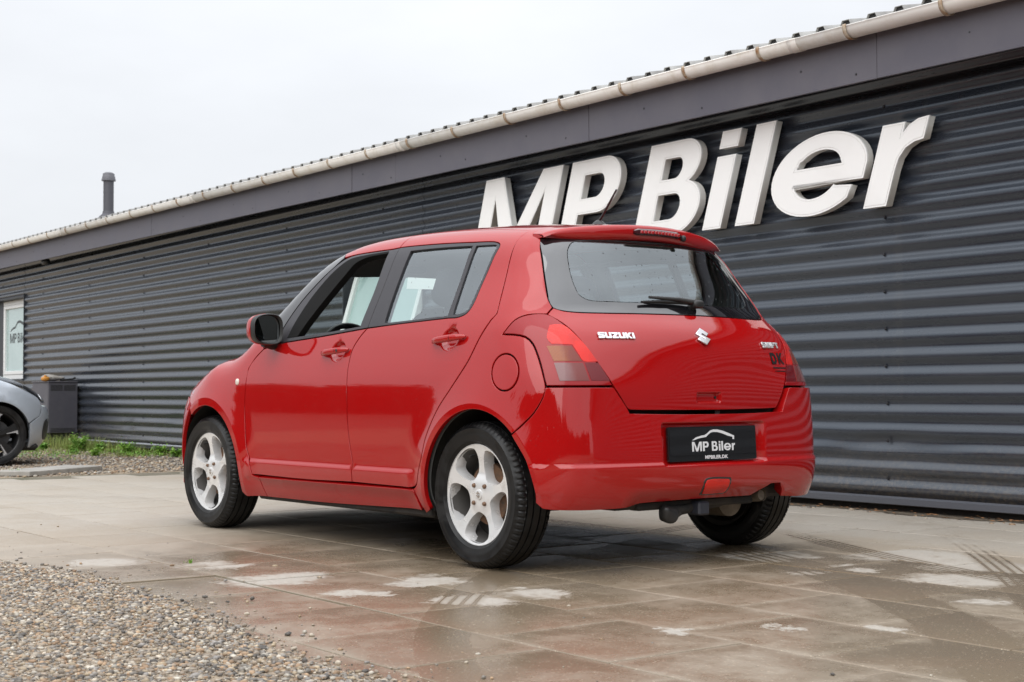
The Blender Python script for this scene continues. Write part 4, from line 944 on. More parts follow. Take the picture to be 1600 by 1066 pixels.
# ------------------------------------------------------------------ the building
WA = math.radians(-2.821); WY = -2.743
def wl(s, o, z): return (math.cos(WA)*s-math.sin(WA)*o, WY+math.sin(WA)*s+math.cos(WA)*o, z)
BLD = empty('workshop_building', (0, WY, 0), WA, None, 1)
tag(BLD, 'long low workshop clad in dark grey horizontal corrugated metal under a trapezoid sheet roof', 'building')
CLAD = mat('grey_cladding', (.040, .043, .050), .24, 0, 0, .03, .5, 1.74)
t = CLAD.node_tree; p_ = pos(t); mp_ = N(t, 'ShaderNodeMapping'); mp_.inputs['Scale'].default_value = (.6, .6, 5); lk(t, p_, mp_.inputs[0])
f = rng(t, noise(t, 2.2, 6, .65, mp_.outputs[0]), .38, .72, 0, 1)
sz_ = N(t, 'ShaderNodeSeparateXYZ'); lk(t, p_, sz_.inputs[0])
spl = mth(t, 'MULTIPLY', rng(t, mth(t, 'MULTIPLY_ADD', noise(t, 3, 6, .7, p_), -.5, sz_.outputs[2]), -.18, .22, 1, 0), rng(t, noise(t, 45, 4, .7, p_), .42, .66, .1, .75))     # mud splashed up from the ground
mps = N(t, 'ShaderNodeMapping'); mps.inputs['Scale'].default_value = (14, 14, .35); lk(t, p_, mps.inputs[0]); strk = rng(t, noise(t, 1, 4, .6, mps.outputs[0]), .58, .80, 0, .30)     # rain streaks
lk(t, mixc(t, spl, mixc(t, strk, mixc(t, f, (.026, .031, .042), (.040, .044, .053)), (.085, .082, .078)), (.13, .105, .08)), bsdf(CLAD).inputs['Base Color']); lk(t, rng(t, f, 0, 1, .24, .34), bsdf(CLAD).inputs['Roughness'])
FASC = mat('fascia_grey', (.10, .097, .12), .55); grime(FASC, (.092, .089, .112), (.12, .116, .136), 3, vec='pos', rough=(.5, .65), bmp=.05)
bsdf(CLAD).inputs['Specular Tint'].default_value = (.80, .90, 1, 1)
PITCH = .1112; ZV = 1.532
def rib(tt):
    "outward depth of the sheet through one rib, tt from valley (0) down to the next valley (1)"
    return .024*(sst(.02, .46, tt)*(1-sst(.54, .98, tt)))
def zsamples(z0, z1):
    tt = np.array([0, .03, .07, .12, .20, .30, .38, .43, .47, .50, .53, .57, .62, .70, .80, .88, .93, .97]); zs = []
    k0 = math.floor((ZV-z1)/PITCH)-1; k1 = math.ceil((ZV-z0)/PITCH)+1
    for k in range(k0, k1):
        for q in tt:
            z = ZV-(k+q)*PITCH
            if z0 < z < z1: zs.append(z)
    return np.array(sorted(zs+[z0, z1]))
def dent(s, z, d):
    "crushed ribs low on the wall near the right, knocked by vehicles"
    w = np.exp(-((s-.85)/.75)**2-((z-.40)/.085)**2); w2 = np.exp(-((s-.55)/.28)**2-((z-.40)/.045)**2)
    wob = .006*np.sin(s*9+z*40)+.004*np.sin(s*23+1)
    w3 = np.exp(-((s-12.9)/.10)**2-((z-.33)/.10)**2)+np.exp(-((s-11.3)/.18)**2-((z-.42)/.06)**2)
    return d*(1-.35*w-.45*w2-.6*w3)-.009*w2+wob*w-.012*w3
def sheet(name, s0, s1, z0, z1):
    zs = zsamples(z0, z1); n = max(2, int((s1-s0)/.12)) if s0 < 3 or (s0 < 13.5 < s1+3) else max(2, int((s1-s0)/.3)); ss = np.linspace(s0, s1, n+1)
    SS, ZZ = np.meshgrid(ss, zs); q = np.mod((ZV-ZZ)/PITCH, 1.0); D = dent(SS, ZZ, rib(q))
    D = D+.0006*np.sin(SS*2.1+ZZ*3)+.0003*np.sin(SS*5.3+2)
    V = np.stack([SS.ravel(), D.ravel(), ZZ.ravel()], 1); m = len(ss)
    F = [(r*m+i+1, r*m+i, (r+1)*m+i, (r+1)*m+i+1) for r in range(len(zs)-1) for i in range(m-1)]
    return mesh(name, V, F, CLAD, BLD, sharp=60)
ZB, ZT_ = .075, 2.80
W1 = (17.20, 19.9, .95, 2.19)       # window by the silver car: opening s0, s1, z0, z1
W2 = (5.85, 7.28, .95, 1.98)        # window hidden behind the red car, its sash open
for s0, s1, z0, z1 in ((-14, -1.35, ZB, ZT_), (-1.365, W2[0], ZB, ZT_), (W2[0], W2[1], ZB, W2[2]), (W2[0], W2[1], W2[3], ZT_), (W2[1], 12.1, ZB, ZT_), (12.1-.02, W1[0], ZB, ZT_), (W1[0], W1[1], ZB, W1[2]), (W1[0], W1[1], W1[3], ZT_), (W1[1], 26, ZB, ZT_)):
    o = sheet('cladding_sheet', s0, s1, z0, z1)
    if abs(s0-12.08) < .01 or abs(s0+1.365) < .001: o.location.y = -.0025
# screws in the valleys, every second rib
b = MB(); SCR = mat('screw_head', (.05, .05, .055), .4, .6)
for si in np.arange(-1.5, 25, 1.96):
    for k in range(-8, 14, 2):
        z = ZV-k*PITCH
        if not (.1 < z < 2.5): continue
        for W_ in (W1, W2):
            if W_[0] < si < W_[1] and W_[2] < z < W_[3]: break
        else: b.lathe([(.0001, .008), (.006, .0075), (.0085, .003), (.0095, 0)], 8, 'y', (si+.69-.46+random.uniform(-.01, .01), .001, z))
o = b.obj('cladding_screws', SCR, BLD); tag(o, kind='stuff')
# sill flashing, plinth
b = MB(); b.prism([(.03, .045), (.042, .050), (.040, .085), (.024, .095), (.018, .076), (.02, .052)], -14, 26, 'x'); recalc(b.obj('base_flashing', mat('flashing_grey', (.085, .09, .105), .35), BLD, sharp=20))
b = MB(); b.box((-14, -.22, -.25), (26, -.05, .10)); b.obj('plinth', mat('plinth_dark', (.03, .028, .026), .9), BLD)
# body of the house behind the cladding
b = MB(); b.box((-14, -8.2, -.2), (26, -.24, 2.83)); b.obj('wall_core', mat('core_dark', (.05, .05, .05), .9), BLD)
# fascia boards
jt = [-14, -10.5, -7, -3.4, .476, 3.14, 5.851, 6.624, 8.63, 11.444, 14.437, 17.489, 20.5, 23.5, 26]
EV = lambda s: .0062*s               # the eaves climb a little towards the far end
def slant(V): return [(x, y, z+EV(x)) for x, y, z in V]
for a_, c_ in zip(jt[:-1], jt[1:]):
    b = MB(); b.box((a_+.0025, .282, 2.515), (c_-.0025, .302, 2.80), bev=.002); b.V = slant(b.V); o = b.obj('fascia_board', FASC, BLD)
    o.location.y = random.uniform(-.003, .003)
b = MB()
for si in np.arange(-2, 25, 1.33):
    b.lathe([(.0001, .004), (.005, .0035), (.007, 0)], 8, 'y', (si+random.uniform(-.1, .1), .302, 2.575+EV(si)+random.uniform(-.01, .01)))
    b.lathe([(.0001, .004), (.005, .0035), (.007, 0)], 8, 'y', (si+random.uniform(.4, .6), .302, 2.66+EV(si)))
tag(b.obj('fascia_screws', SCR, BLD), kind='stuff')
b = MB(); b.box((-14, -.02, 2.64), (26, .279, 2.662)); b.V = slant(b.V); b.obj('soffit', mat('soffit_dark', (.022, .022, .025), .8), BLD)
b = MB(); b.add(*superbox((0, 0, 0), (.10, .05, .045), 3)); b.tube([(0, 0, .03), (0, 0, .09)], .012, 8); b.obj('eaves_lamp', BLACK, BLD, loc=(15.7, .18, 2.60))
# gutter: half round, beaded front edge
GUT = mat('white_gutter', (.60, .575, .53), .45)
t = GUT.node_tree; p_ = pos(t); f = rng(t, noise(t, 7, 6, .7, p_), .48, .78, 0, .75)
lk(t, mixc(t, f, (.82, .80, .765), (.56, .50, .40)), bsdf(GUT).inputs['Base Color'])
RG = .060; gc_ = (.372, 2.822)
prof = [(RG*math.cos(a), RG*math.sin(a)) for a in np.linspace(0, -PI, 17)]
prof = [(RG-.004+.007*math.cos(a), .003+.007*math.sin(a)) for a in np.linspace(PI*1.0, 0, 7)]+prof+[(-RG, .02)]
def gutter(name, s0, s1, k=1.0):
    V = []; F = []; n = len(prof); ss = np.linspace(s0, s1, max(2, int((s1-s0)/1.2)))
    for s in ss:
        for y, z in prof: V.append((s, gc_[0]+y*k, gc_[1]+z*k+EV(s)))
    for i in range(len(ss)-1):
        for j in range(n-1): F.append((i*n+j, i*n+j+1, (i+1)*n+j+1, (i+1)*n+j))
    o = mesh(name, V, F, GUT, BLD, sharp=50)
    m_ = o.modifiers.new('thick', 'SOLIDIFY'); m_.thickness = .003; m_.offset = 1
    return o
for a_, c_ in ((-14, -7), (-7, -2.5), (-2.5, 1.02), (1.02, 5.6), (5.6, 10.0), (10.0, 14.4), (14.4, 18.8), (18.8, 26)): gutter('gutter_length', a_+.001, c_-.001)
for q in (-2.5, 1.02, 5.6, 10.0, 14.4, 18.8): gutter('gutter_joint', q-.035, q+.035, 1.05)
BRK = mat('rusty_bracket', (.45, .36, .24), .6); grime(BRK, (.50, .44, .35), (.26, .13, .05), 25, .35, .65, vec='pos')
for s in [-5.0, -4.3, -3.6, -2.9, -2.2, -1.5, -.79, -.08, .60, 1.30, 1.98, 2.63, 3.32, 4.01, 4.75, 5.45, 6.15, 6.85, 7.54, 8.22, 8.94, 9.67, 10.39, 11.10, 11.81, 12.61, 13.34, 14.13, 14.89, 15.71, 16.45, 17.2, 17.95, 18.7, 19.45, 20.2]:
    V = []; F = []; pr = [((RG+.0045)*math.cos(a), (RG+.0045)*math.sin(a)) for a in np.linspace(.22, -PI-.15, 18)]
    for ds in (-.013, .013):
        for y, z in pr: V.append((s+ds, gc_[0]+y, gc_[1]+z+EV(s)))
    n = len(pr); F = [(i, i+1, n+i+1, n+i) for i in range(n-1)]
    o = mesh('gutter_bracket', V, F, BRK, BLD); m_ = o.modifiers.new('thick', 'SOLIDIFY'); m_.thickness = .003
# roof sheet: trapezoid ribs running up the slope
ROOF = mat('roof_sheet', (.33, .33, .33), .6); grime(ROOF, (.38, .38, .37), (.22, .215, .21), 4, vec='pos', rough=(.5, .8))
RP = .1965; BETA = math.tan(math.radians(11)); V = []; F = []
pr = []
for k in range(int(40/RP)):
    s = -14+k*RP
    for ds, h in ((0, 0), (.098, 0), (.118, .040), (.166, .040), (.186, 0)): pr.append((s+ds, h))
n = len(pr)
for off, in ((.33,), (-4.2,), (-8.6,)):
    zr = 2.85+(.33-off)*BETA if off > -4.3 else 2.85+(.33+4.2)*BETA-4.4*BETA
    for s, h in pr: V.append((s, off, zr+h+EV(s)))
F = [(j, j+1, n+j+1, n+j) for j in range(n-1)]+[(n+j, n+j+1, 2*n+j+1, 2*n+j) for j in range(n-1)]
RS = mesh('roof_sheet', V, F, ROOF, BLD, sharp=20)
m_ = RS.modifiers.new('thick', 'SOLIDIFY'); m_.thickness = .004; m_.offset = -1
FIL = mat('foam_filler', (.020, .020, .020), .9); fil0 = None
for k in range(int(40/RP)):
    s = -14+k*RP
    if fil0 is None:
        b = MB(); b.prism([(.101, -.006), (.183, -.006), (.164, .036), (.120, .036)], .285, .318, 'y'); fil0 = recalc(b.obj('rib_filler', FIL, BLD)); fil0.location = (s, 0, 2.852+EV(s))
    elif s < 20: copyo(fil0, BLD, (s, 0, 2.852+EV(s)))
# vent pipe on the roof
VP = empty('vent_pipe', wl(14.93, -.45, 0), WA); tag(VP, 'dark grey round vent pipe with a cap standing on the roof edge', 'vent pipe')
PIPE = mat('pipe_grey', (.070, .070, .082), .55)
b = MB(); b.lathe([(.17, 3.0), (.16, 3.16), (.125, 3.215), (.085, 3.25), (.077, 3.29)], 28); b.obj('flashing_boot', PIPE, VP)
b = MB(); b.lathe([(.072, 3.22), (.072, 3.55), (.0735, 3.552), (.0735, 3.556), (.072, 3.558), (.072, 3.76)], 28); b.obj('pipe', PIPE, VP)
b = MB(); b.lathe([(.070, 3.715), (.098, 3.718), (.098, 3.745), (.090, 3.75), (.090, 3.775), (.082, 3.79), (.080, 3.82), (.05, 3.838), (.0001, 3.84)], 28); b.obj('cap', mat('pipe_cap_grey', (.13, .13, .145), .55), VP)
# ------------------------------------------------------------------ windows in the wall
UPVC = mat('white_frame', (.74, .75, .75), .35)
REVEAL = mat('reveal_dark', (.030, .033, .040), .5)
FILM = mat('frosted_glass', (.34, .47, .46), .25, 0, 1, .02); grime(FILM, (.33, .46, .45), (.40, .53, .52), 1.2, vec='pos')
def window(W_, recess, label, panel_from=None, open_sash=False, nlet=7):
    s0, s1, z0, z1 = W_
    R_ = empty('building_window', wl(s0, 0, z0), WA); tag(R_, label, 'window')
    L, H = s1-s0, z1-z0
    b = MB(); b.box((-.015, -recess, 0), (0, .028, H)); b.box((L, -recess, 0), (L+.015, .028, H)); b.box((-.015, -recess, H), (L+.015, .030, H+.03)); b.box((-.015, -recess, -.02), (L+.015, .045, 0)); b.obj('reveal', REVEAL, R_)
    g0, g1 = 0, L
    if panel_from is not None:
        b = MB(); b.box((panel_from, -recess-.02, 0), (L, -recess+.03, H)); b.obj('blank_panel', REVEAL, R_); g1 = panel_from
    fw = .075; y0, y1 = -recess-.03, -recess+.035
    fr = MB()
    fr.box((g0, y0, 0), (g1, y1, fw), bev=.006); fr.box((g0, y0, H-fw), (g1, y1, H), bev=.006); fr.box((g0, y0, fw), (g0+fw, y1, H-fw), bev=.006); fr.box((g1-fw, y0, fw), (g1, y1, H-fw), bev=.006)
    fr.obj('frame', UPVC, R_)
    piv = empty('sash', (0, -recess, H-fw), 0, R_)
    a0, a1 = g0+fw*.8, g1-fw*.8; hh = H-2*fw
    sf = .055; b = MB()
    b.box((a0, -.018, -hh), (a1, .045, -hh+sf), bev=.006); b.box((a0, -.018, -sf), (a1, .045, 0), bev=.006); b.box((a0, -.018, -hh+sf), (a0+sf, .045, -sf), bev=.006); b.box((a1-sf, -.018, -hh+sf), (a1, .045, -sf), bev=.006)
    sash = b.obj('sash_frame', UPVC, R_); sash.location = (0, -recess, H-fw)
    b = MB(); b.box((a0+sf-.005, .004, -hh+sf-.005), (a1-sf+.005, .012, -sf+.005)); pane = b.obj('pane', FILM, R_); pane.location = sash.location
    if open_sash: sash.rotation_euler = (math.radians(17), 0, 0); pane.rotation_euler = (math.radians(17), 0, 0)
    bpy.data.objects.remove(piv)
    # print on the glass, seen from outside: right = towards smaller s
    if not open_sash:
        M_ = mat('window_print', (.05, .06, .065), .5); wd = (a1-a0)*.66; k = wd/WW
        me = curve_mesh('print', [[(a*k-wd/2, q*k*1.25) for a, q in lp] for lp in WL], .0006)
        cx = (a0+a1)/2
        put('lettering', me, M_, R_, (cx, -recess+.0130, H*.46), (-1, 0, 0), (0, 0, 1))
        put('emblem', curve_mesh('print', [[(a*wd/.21, (q-.033)*wd/.21*.75) for a, q in sw]], .0006), M_, R_, (cx, -recess+.0130, H*.46+k*.64*1.25+.03), (-1, 0, 0), (0, 0, 1))
    return R_
window(W1, .13, 'white framed frosted window beside the silver car, lettered pane', panel_from=1.42)
window(W2, .13, 'white framed window seen through the red car, its sash tilted open', open_sash=True)
# ------------------------------------------------------------------ the raised letters: each is a thing of its own
SIGNW = mat('sign_white', (.86, .86, .85), .42, 0, .15); grime(SIGNW, (.87, .87, .86), (.81, .805, .79), 2.5, .5, .8, vec='pos')
SIGNR = mat('sign_return', (.70, .69, .66), .5); grime(SIGNR, (.72, .71, .68), (.60, .58, .53), 3, .45, .8, vec='pos')
def cw(p, want):
    p = np.array(p, float); return p if (area2(p) > 0) == want else p[::-1]
SH = .33
for ch_, a_, wid, lab in (('M', -4.895, 1.03, 'white raised sign letter M, partly hidden behind the roof of the red car'), ('P', -3.742, .615, 'white raised capital letter P on the wall above the aerial of the red car'), ('B', -2.840, .63, 'white raised capital letter B between the P and the i on the wall'), ('i', -2.118, .172, 'white raised lower case letter i with its separate dot'), ('l', -1.805, .172, 'white raised lower case letter l between the i and the e'), ('e', -1.540, .765, 'white raised lower case letter e near the right of the sign'), ('r', -.715, .335, 'white raised lower case letter r at the right end of the sign')):
    L, w0 = glyph(ch_); kx = wid/w0
    R_ = empty('sign_letter', wl(-a_+.038, 0, 1.807), WA); tag(R_, lab, 'sign letter', 'raised letters of the wall sign')
    for grp in L:
        lo = [cw([(x*kx, y) for x, y in lp], i == 0) for i, lp in enumerate(grp)]
        shr = lambda P: [(x+SH*y, y) for x, y in P]
        put('letter_return', curve_mesh('ret', [shr(l) for l in lo], .056), SIGNR, R_, (0, .080, 0), (-1, 0, 0), (0, 0, 1))
        put('letter_face', curve_mesh('face', [shr(offset_in(l, .011)) for l in lo], .004), SIGNW, R_, (0, .1095, 0), (-1, 0, 0), (0, 0, 1))
        put('face_trim', curve_mesh('trim', [q for l in lo for q in (shr(offset_in(l, -.002)), shr(offset_in(l, .009))[::-1])], .012), SIGNW, R_, (0, .1045, 0), (-1, 0, 0), (0, 0, 1))
# ------------------------------------------------------------------ ground
DIRT = mat('dirt', (.16, .13, .10), .95); grime(DIRT, (.20, .17, .135), (.11, .09, .07), 3, vec='pos', bmp=.6, detail=10)
b = MB(); b.add([(-600, -600, -.045), (600, -600, -.045), (600, 600, -.045), (-600, 600, -.045)], [(0, 1, 2, 3)]); tag(b.obj('ground', DIRT, smooth=False), kind='structure')
SLP = -.03
TU, TV = .53, .502; V0 = 1.725; U0 = -.345
def tw(u, v): return (u*math.cos(SLP)-v*math.sin(SLP), u*math.sin(SLP)+v*math.cos(SLP))
BED = mat('joint_sand', (.14, .12, .085), .95); grime(BED, (.17, .145, .11), (.075, .075, .04), 4, vec='pos', bmp=.4)
x0, x1, v0, v1 = -9, 7.86, V0-9*TV, V0+6*TV
PAV = mesh('pavement', [(*tw(x0, v0), -.008), (*tw(x1, v0), -.008), (*tw(x1, v1), -.008), (*tw(x0, v1), -.008)], [(0, 1, 2, 3)], BED, None, smooth=False); tag(PAV, kind='structure')
# tile material: concrete, wetted by rain and drying in patches; all from the tile lattice and the position
TILE = mat('concrete_tile', (.2, .17, .14), .7); t = TILE.node_tree; P_ = pos(t)
rot = N(t, 'ShaderNodeVectorRotate'); rot.rotation_type = 'Z_AXIS'; rot.inputs['Angle'].default_value = -SLP; lk(t, P_, rot.inputs['Vector'])
sp = N(t, 'ShaderNodeSeparateXYZ'); lk(t, rot.outputs[0], sp.inputs[0])
vv = mth(t, 'DIVIDE', mth(t, 'SUBTRACT', sp.outputs[1], V0), TV); row = mth(t, 'FLOOR', vv); fv = mth(t, 'SUBTRACT', vv, row)
par = mth(t, 'FLOORED_MODULO', row, 2)
uu = mth(t, 'ADD', mth(t, 'DIVIDE', mth(t, 'SUBTRACT', sp.outputs[0], U0), TU), mth(t, 'MULTIPLY', mth(t, 'SUBTRACT', 1, par), .5)); cl = mth(t, 'FLOOR', uu); fu = mth(t, 'SUBTRACT', uu, cl)
ed = mth(t, 'MINIMUM', mth(t, 'MINIMUM', fu, mth(t, 'SUBTRACT', 1, fu)), mth(t, 'MINIMUM', fv, mth(t, 'SUBTRACT', 1, fv)))
wn = N(t, 'ShaderNodeTexWhiteNoise'); wn.noise_dimensions = '2D'; cb = N(t, 'ShaderNodeCombineXYZ'); lk(t, row, cb.inputs[0]); lk(t, cl, cb.inputs[1]); lk(t, cb.outputs[0], wn.inputs['Vector'])
sxp = N(t, 'ShaderNodeSeparateXYZ'); lk(t, P_, sxp.inputs[0]); X_, Y_ = sxp.outputs[0], sxp.outputs[1]
n1 = noise(t, 1.1, 8, .68, P_, .3); n2 = noise(t, 5.5, 8, .72, P_, .2); n3 = noise(t, 140, 3, .6, P_); n4 = noise(t, 28, 6, .7, P_); n5 = noise(t, .45, 4, .55, P_)
# dryness: dry near the wall and ahead of the car, wet behind and around it, drying spots where the photograph has them
dry = mth(t, 'MAXIMUM', rng(t, Y_, -.6, -1.7, 0, .66, True), rng(t, X_, .6, 3.4, 0, .50, True))
base = mth(t, 'ADD', mth(t, 'ADD', mth(t, 'MULTIPLY', mth(t, 'SUBTRACT', n1, .5), .75), mth(t, 'MULTIPLY', mth(t, 'SUBTRACT', n2, .5), .50)), dry)
spots = [(.2, 1.58, .20), (-.2, 1.19, .17), (-.31, 1.56, .13), (-.72, 1.37, .19), (-.74, 1.10, .20), (-.42, -.44, .22), (-.93, -.15, .13), (-1.03, -.37, .12), (-1.44, -.39, .30), (-1.25, -.75, .26), (-1.86, .04, .16), (-.86, -.95, .30), (-1.81, .66, .07), (-1.96, .77, .07), (-1.8, .98, .09), (-1.62, 1.29, .06), (.12, .2, .13), (.86, 1.55, .22), (1.2, 1.85, .20)]
tot = None
wob = mth(t, 'ADD', mth(t, 'ADD', mth(t, 'MULTIPLY', mth(t, 'SUBTRACT', n2, .5), .55), mth(t, 'MULTIPLY', mth(t, 'SUBTRACT', n4, .5), .22)), mth(t, 'MULTIPLY', mth(t, 'SUBTRACT', wn.outputs[0], .5), .20))
for (px, py, pr_) in spots:
    cbx = N(t, 'ShaderNodeCombineXYZ'); cbx.inputs[0].default_value = px; cbx.inputs[1].default_value = py
    ds = N(t, 'ShaderNodeVectorMath', operation='DISTANCE'); lk(t, P_, ds.inputs[0]); lk(t, cbx.outputs[0], ds.inputs[1])
    g = rng(t, mth(t, 'ADD', ds.outputs['Value'], wob), pr_*.45, pr_*1.15, 1, 0)
    tot = g if tot is None else mth(t, 'MAXIMUM', tot, g)
# narrow tyre tracks wiped through the drying spots
def track(cx, cy, r, w, per):
    c = N(t, 'ShaderNodeCombineXYZ'); c.inputs[0].default_value = cx; c.inputs[1].default_value = cy
    flat = N(t, 'ShaderNodeVectorMath', operation='MULTIPLY'); flat.inputs[1].default_value = (1, 1, 0); lk(t, P_, flat.inputs[0])
    ds = N(t, 'ShaderNodeVectorMath', operation='DISTANCE'); lk(t, flat.outputs[0], ds.inputs[0]); lk(t, c.outputs[0], ds.inputs[1])
    q = mth(t, 'ABSOLUTE', mth(t, 'SUBTRACT', ds.outputs['Value'], r)); inb = rng(t, q, w*.8, w, 1, 0)
    st_ = rng(t, mth(t, 'SINE', mth(t, 'MULTIPLY', ds.outputs['Value'], 2*PI/per)), -.2, .5, .35, 1)
    return mth(t, 'MULTIPLY', inb, st_)
trk = mth(t, 'MAXIMUM', mth(t, 'MAXIMUM', track(-4.374, -8.982, 8.903, .085, .034), track(1.612, 4.847, 5.666, .13, .05)), mth(t, 'MAXIMUM', track(-4.483, -2.46, 5.40, .085, .042), track(16.218, 14.777, 23.5, .085, .04)))
fine_ = mth(t, 'MULTIPLY', mth(t, 'SUBTRACT', n4, .5), .5)
n6 = noise(t, 11, 8, .75, P_, .6)
spot = rng(t, mth(t, 'ADD', mth(t, 'ADD', tot, mth(t, 'MULTIPLY', mth(t, 'SUBTRACT', n6, .5), 1.5)), mth(t, 'MULTIPLY', mth(t, 'SUBTRACT', n4, .5), 1.3)), .42, .98, 0, .92); spot = mth(t, 'MULTIPLY', spot, mth(t, 'SUBTRACT', 1, mth(t, 'MULTIPLY', trk, .9)))
halo = rng(t, mth(t, 'ADD', ed, mth(t, 'MULTIPLY', mth(t, 'SUBTRACT', n1, .5), .22)), .0, .10, 1, 0, True)          # tile edges dry first
halo = mth(t, 'MULTIPLY', halo, rng(t, n5, .40, .60, .15, 1))
mid = rng(t, mth(t, 'ADD', mth(t, 'ADD', base, mth(t, 'MULTIPLY', halo, .10)), mth(t, 'MULTIPLY', trk, -.42)), -.12, .34, 0, 1, True)
whi = mth(t, 'MAXIMUM', spot, rng(t, mth(t, 'ADD', base, fine_), .32, .72, 0, .8))
rust = rng(t, noise(t, 1.7, 3, .5, P_, .5), .50, .70, 0, .8)
wet = mixc(t, rust, (.215, .165, .110), (.235, .168, .110))
midc = mixc(t, wn.outputs[0], (.325, .270, .205), (.365, .312, .246))
c1 = mixc(t, mid, wet, midc); c2 = mixc(t, whi, c1, (.42, .39, .342))
# aggregate freckles
vo = N(t, 'ShaderNodeTexVoronoi'); vo.inputs['Scale'].default_value = 95; lk(t, P_, vo.inputs['Vector']); sc_ = N(t, 'ShaderNodeSeparateColor'); lk(t, vo.outputs['Color'], sc_.inputs[0])
fre = mth(t, 'MULTIPLY', rng(t, vo.outputs['Distance'], .18, .30, 1, 0), rng(t, sc_.outputs[0], .74, .78, 0, .85)); fre = mth(t, 'MULTIPLY', fre, rng(t, sxp.outputs[0], .5, -1.2, .25, 1))
c3 = mixc(t, fre, c2, (.55, .47, .36)); dk = mth(t, 'MULTIPLY', rng(t, vo.outputs['Distance'], .15, .28, 1, 0), rng(t, sc_.outputs[1], .90, .92, 0, .7)); c3 = mixc(t, dk, c3, (.05, .045, .04))
c3 = mixc(t, mth(t, 'MULTIPLY', rng(t, n3, .4, .7, 0, 1), .18), c3, (.06, .05, .045))
lk(t, c3, bsdf(TILE).inputs['Base Color'])
lk(t, rng(t, mth(t, 'MAXIMUM', mth(t, 'MULTIPLY', mid, .62), whi), 0, 1, .20, .85), bsdf(TILE).inputs['Roughness'])
bump(TILE, mth(t, 'ADD', n3, mth(t, 'MULTIPLY', n4, .6)), .28, .003)
# one tile mesh shared by all: chamfered slab with slightly uneven rim
def tile_mesh():
    g = .0028; hx, hy = TU/2-g, TV/2-g; rings = []
    for ins, z in ((0, -.04), (0, -.0030), (.0022, -.0006), (.006, 0)):
        rings.append([(sx_*(hx-ins), sy_*(hy-ins), z) for sx_, sy_ in ((-1, -1), (1, -1), (1, 1), (-1, 1))])
    V = [p for r in rings for p in r]; F = [(r*4+i, r*4+(i+1) % 4, (r+1)*4+(i+1) % 4, (r+1)*4+i) for r in range(3) for i in range(4)]+[(12, 13, 14, 15)]
    return V, F
tv, tf = tile_mesh(); tl = []
for j in range(-9, 3):
    vc = V0+(j+.5)*TV
    par_ = j % 2
    k0 = -18
    for k in range(-12, 17):
        uc = U0+(k+.5-(0 if par_ else .5))*TU
        if uc+TU/2 > 7.86 or uc < -7: continue
        x, y = tw(uc, vc)
        if y-TV/2 < -2.86-.049*x: continue
        tl.append((x, y))
def vis(p):       # nearest in front of the camera first
    d = np.array(p)-np.array(CAM_P[:2]); dep = d@np.array([math.cos(YAW), math.sin(YAW)]); lat = abs(d@np.array([-math.sin(YAW), math.cos(YAW)]))
    return dep if (lat < dep*.46+.7 and dep > 1.5) else 1000+dep
tl.sort(key=vis); first = None; rest = MB(); tr_ = random.Random(5)
for i, (x, y) in enumerate(tl):
    dz = tr_.uniform(-.003, .0); rx, ry = tr_.gauss(0, .0016), tr_.gauss(0, .0016)
    if abs(x+.07) < .6 and abs(y-2.0) < .2: dz = -.007
    if i < 300:
        if first is None: first = mesh('paving_tile', tv, tf, TILE, PAV, sharp=20); o = first
        else: o = copyo(first, PAV)
        o.location = (x, y, dz); o.rotation_euler = (rx, ry, SLP+tr_.gauss(0, .0012))
    else:
        M_ = Matrix.Translation((x, y, dz)) @ Matrix.Rotation(SLP, 4, 'Z'); rest.add([tuple(M_ @ Vector(q)) for q in tv], tf)
if rest.V: tag(rest.obj('far_tiles', TILE, PAV, sharp=20), kind='stuff')
# strip of soil washed up against the wall
V = []; ss = np.linspace(-6, 8.0, 90)
for s in ss:
    w_ = .075+.03*math.sin(s*5)+.025*math.sin(s*13+1)
    V += [wl(s, -.2, .006), wl(s, w_*.6, .006), wl(s, w_, .0005)]
F = [(i*3+j, i*3+j+1, (i+1)*3+j+1, (i+1)*3+j) for i in range(len(ss)-1) for j in range(2)]
SOIL = mat('wall_soil', (.07, .055, .04), .95); grime(SOIL, (.06, .048, .035), (.14, .11, .075), 30, vec='pos', bmp=.8)
tag(mesh('soil_strip', V, F, SOIL), kind='structure')
# ------------------------------------------------------------------ gravel and stones
GB = np.array([(8.2, 2.35), (5, 2.30), (2.6, 2.34), (1.324, 2.276), (1.111, 2.193), (.694, 2.174), (.156, 2.227), (-.109, 2.206), (-.591, 2.281), (-1.027, 2.38), (-1.323, 2.42), (-1.521, 2.42), (-1.699, 2.41), (-1.874, 2.36), (-2.4, 2.2), (-3.2, 1.9), (-9, 1.9)])
def gb(x): return np.interp(x, GB[::-1, 0], GB[::-1, 1])
GRAVB = mat('gravel_sand', (.24, .19, .14), .95); grime(GRAVB, (.36, .29, .21), (.20, .155, .11), 60, vec='pos', bmp=.8)
V = []; F = []; xs = np.linspace(-9, 12, 140); offs = [-.03, .0, .04, .12, .3, .8, 2, 6, 30]; zz = [-.004, .002, .006, .009, .011, .012, .012, .012, .012]
for x in xs:
    w_ = .03*math.sin(x*7)+.02*math.sin(x*17+1)
    for o_, z in zip(offs, zz): V.append((x, gb(x)+o_+w_, z))
n = len(offs); F = [(i*n+j, (i+1)*n+j, (i+1)*n+j+1, i*n+j+1) for i in range(len(xs)-1) for j in range(n-1)]
tag(mesh('gravel_bed', V, F, GRAVB), kind='structure')
V = [(*tw(7.87, -3.8), -.01), (*tw(30, -3.8), -.01), (*tw(30, 6), -.01), (*tw(7.87, 6), -.01)]
tag(mesh('gravel_yard', V, [(0, 1, 2, 3)], GRAVB), kind='structure')
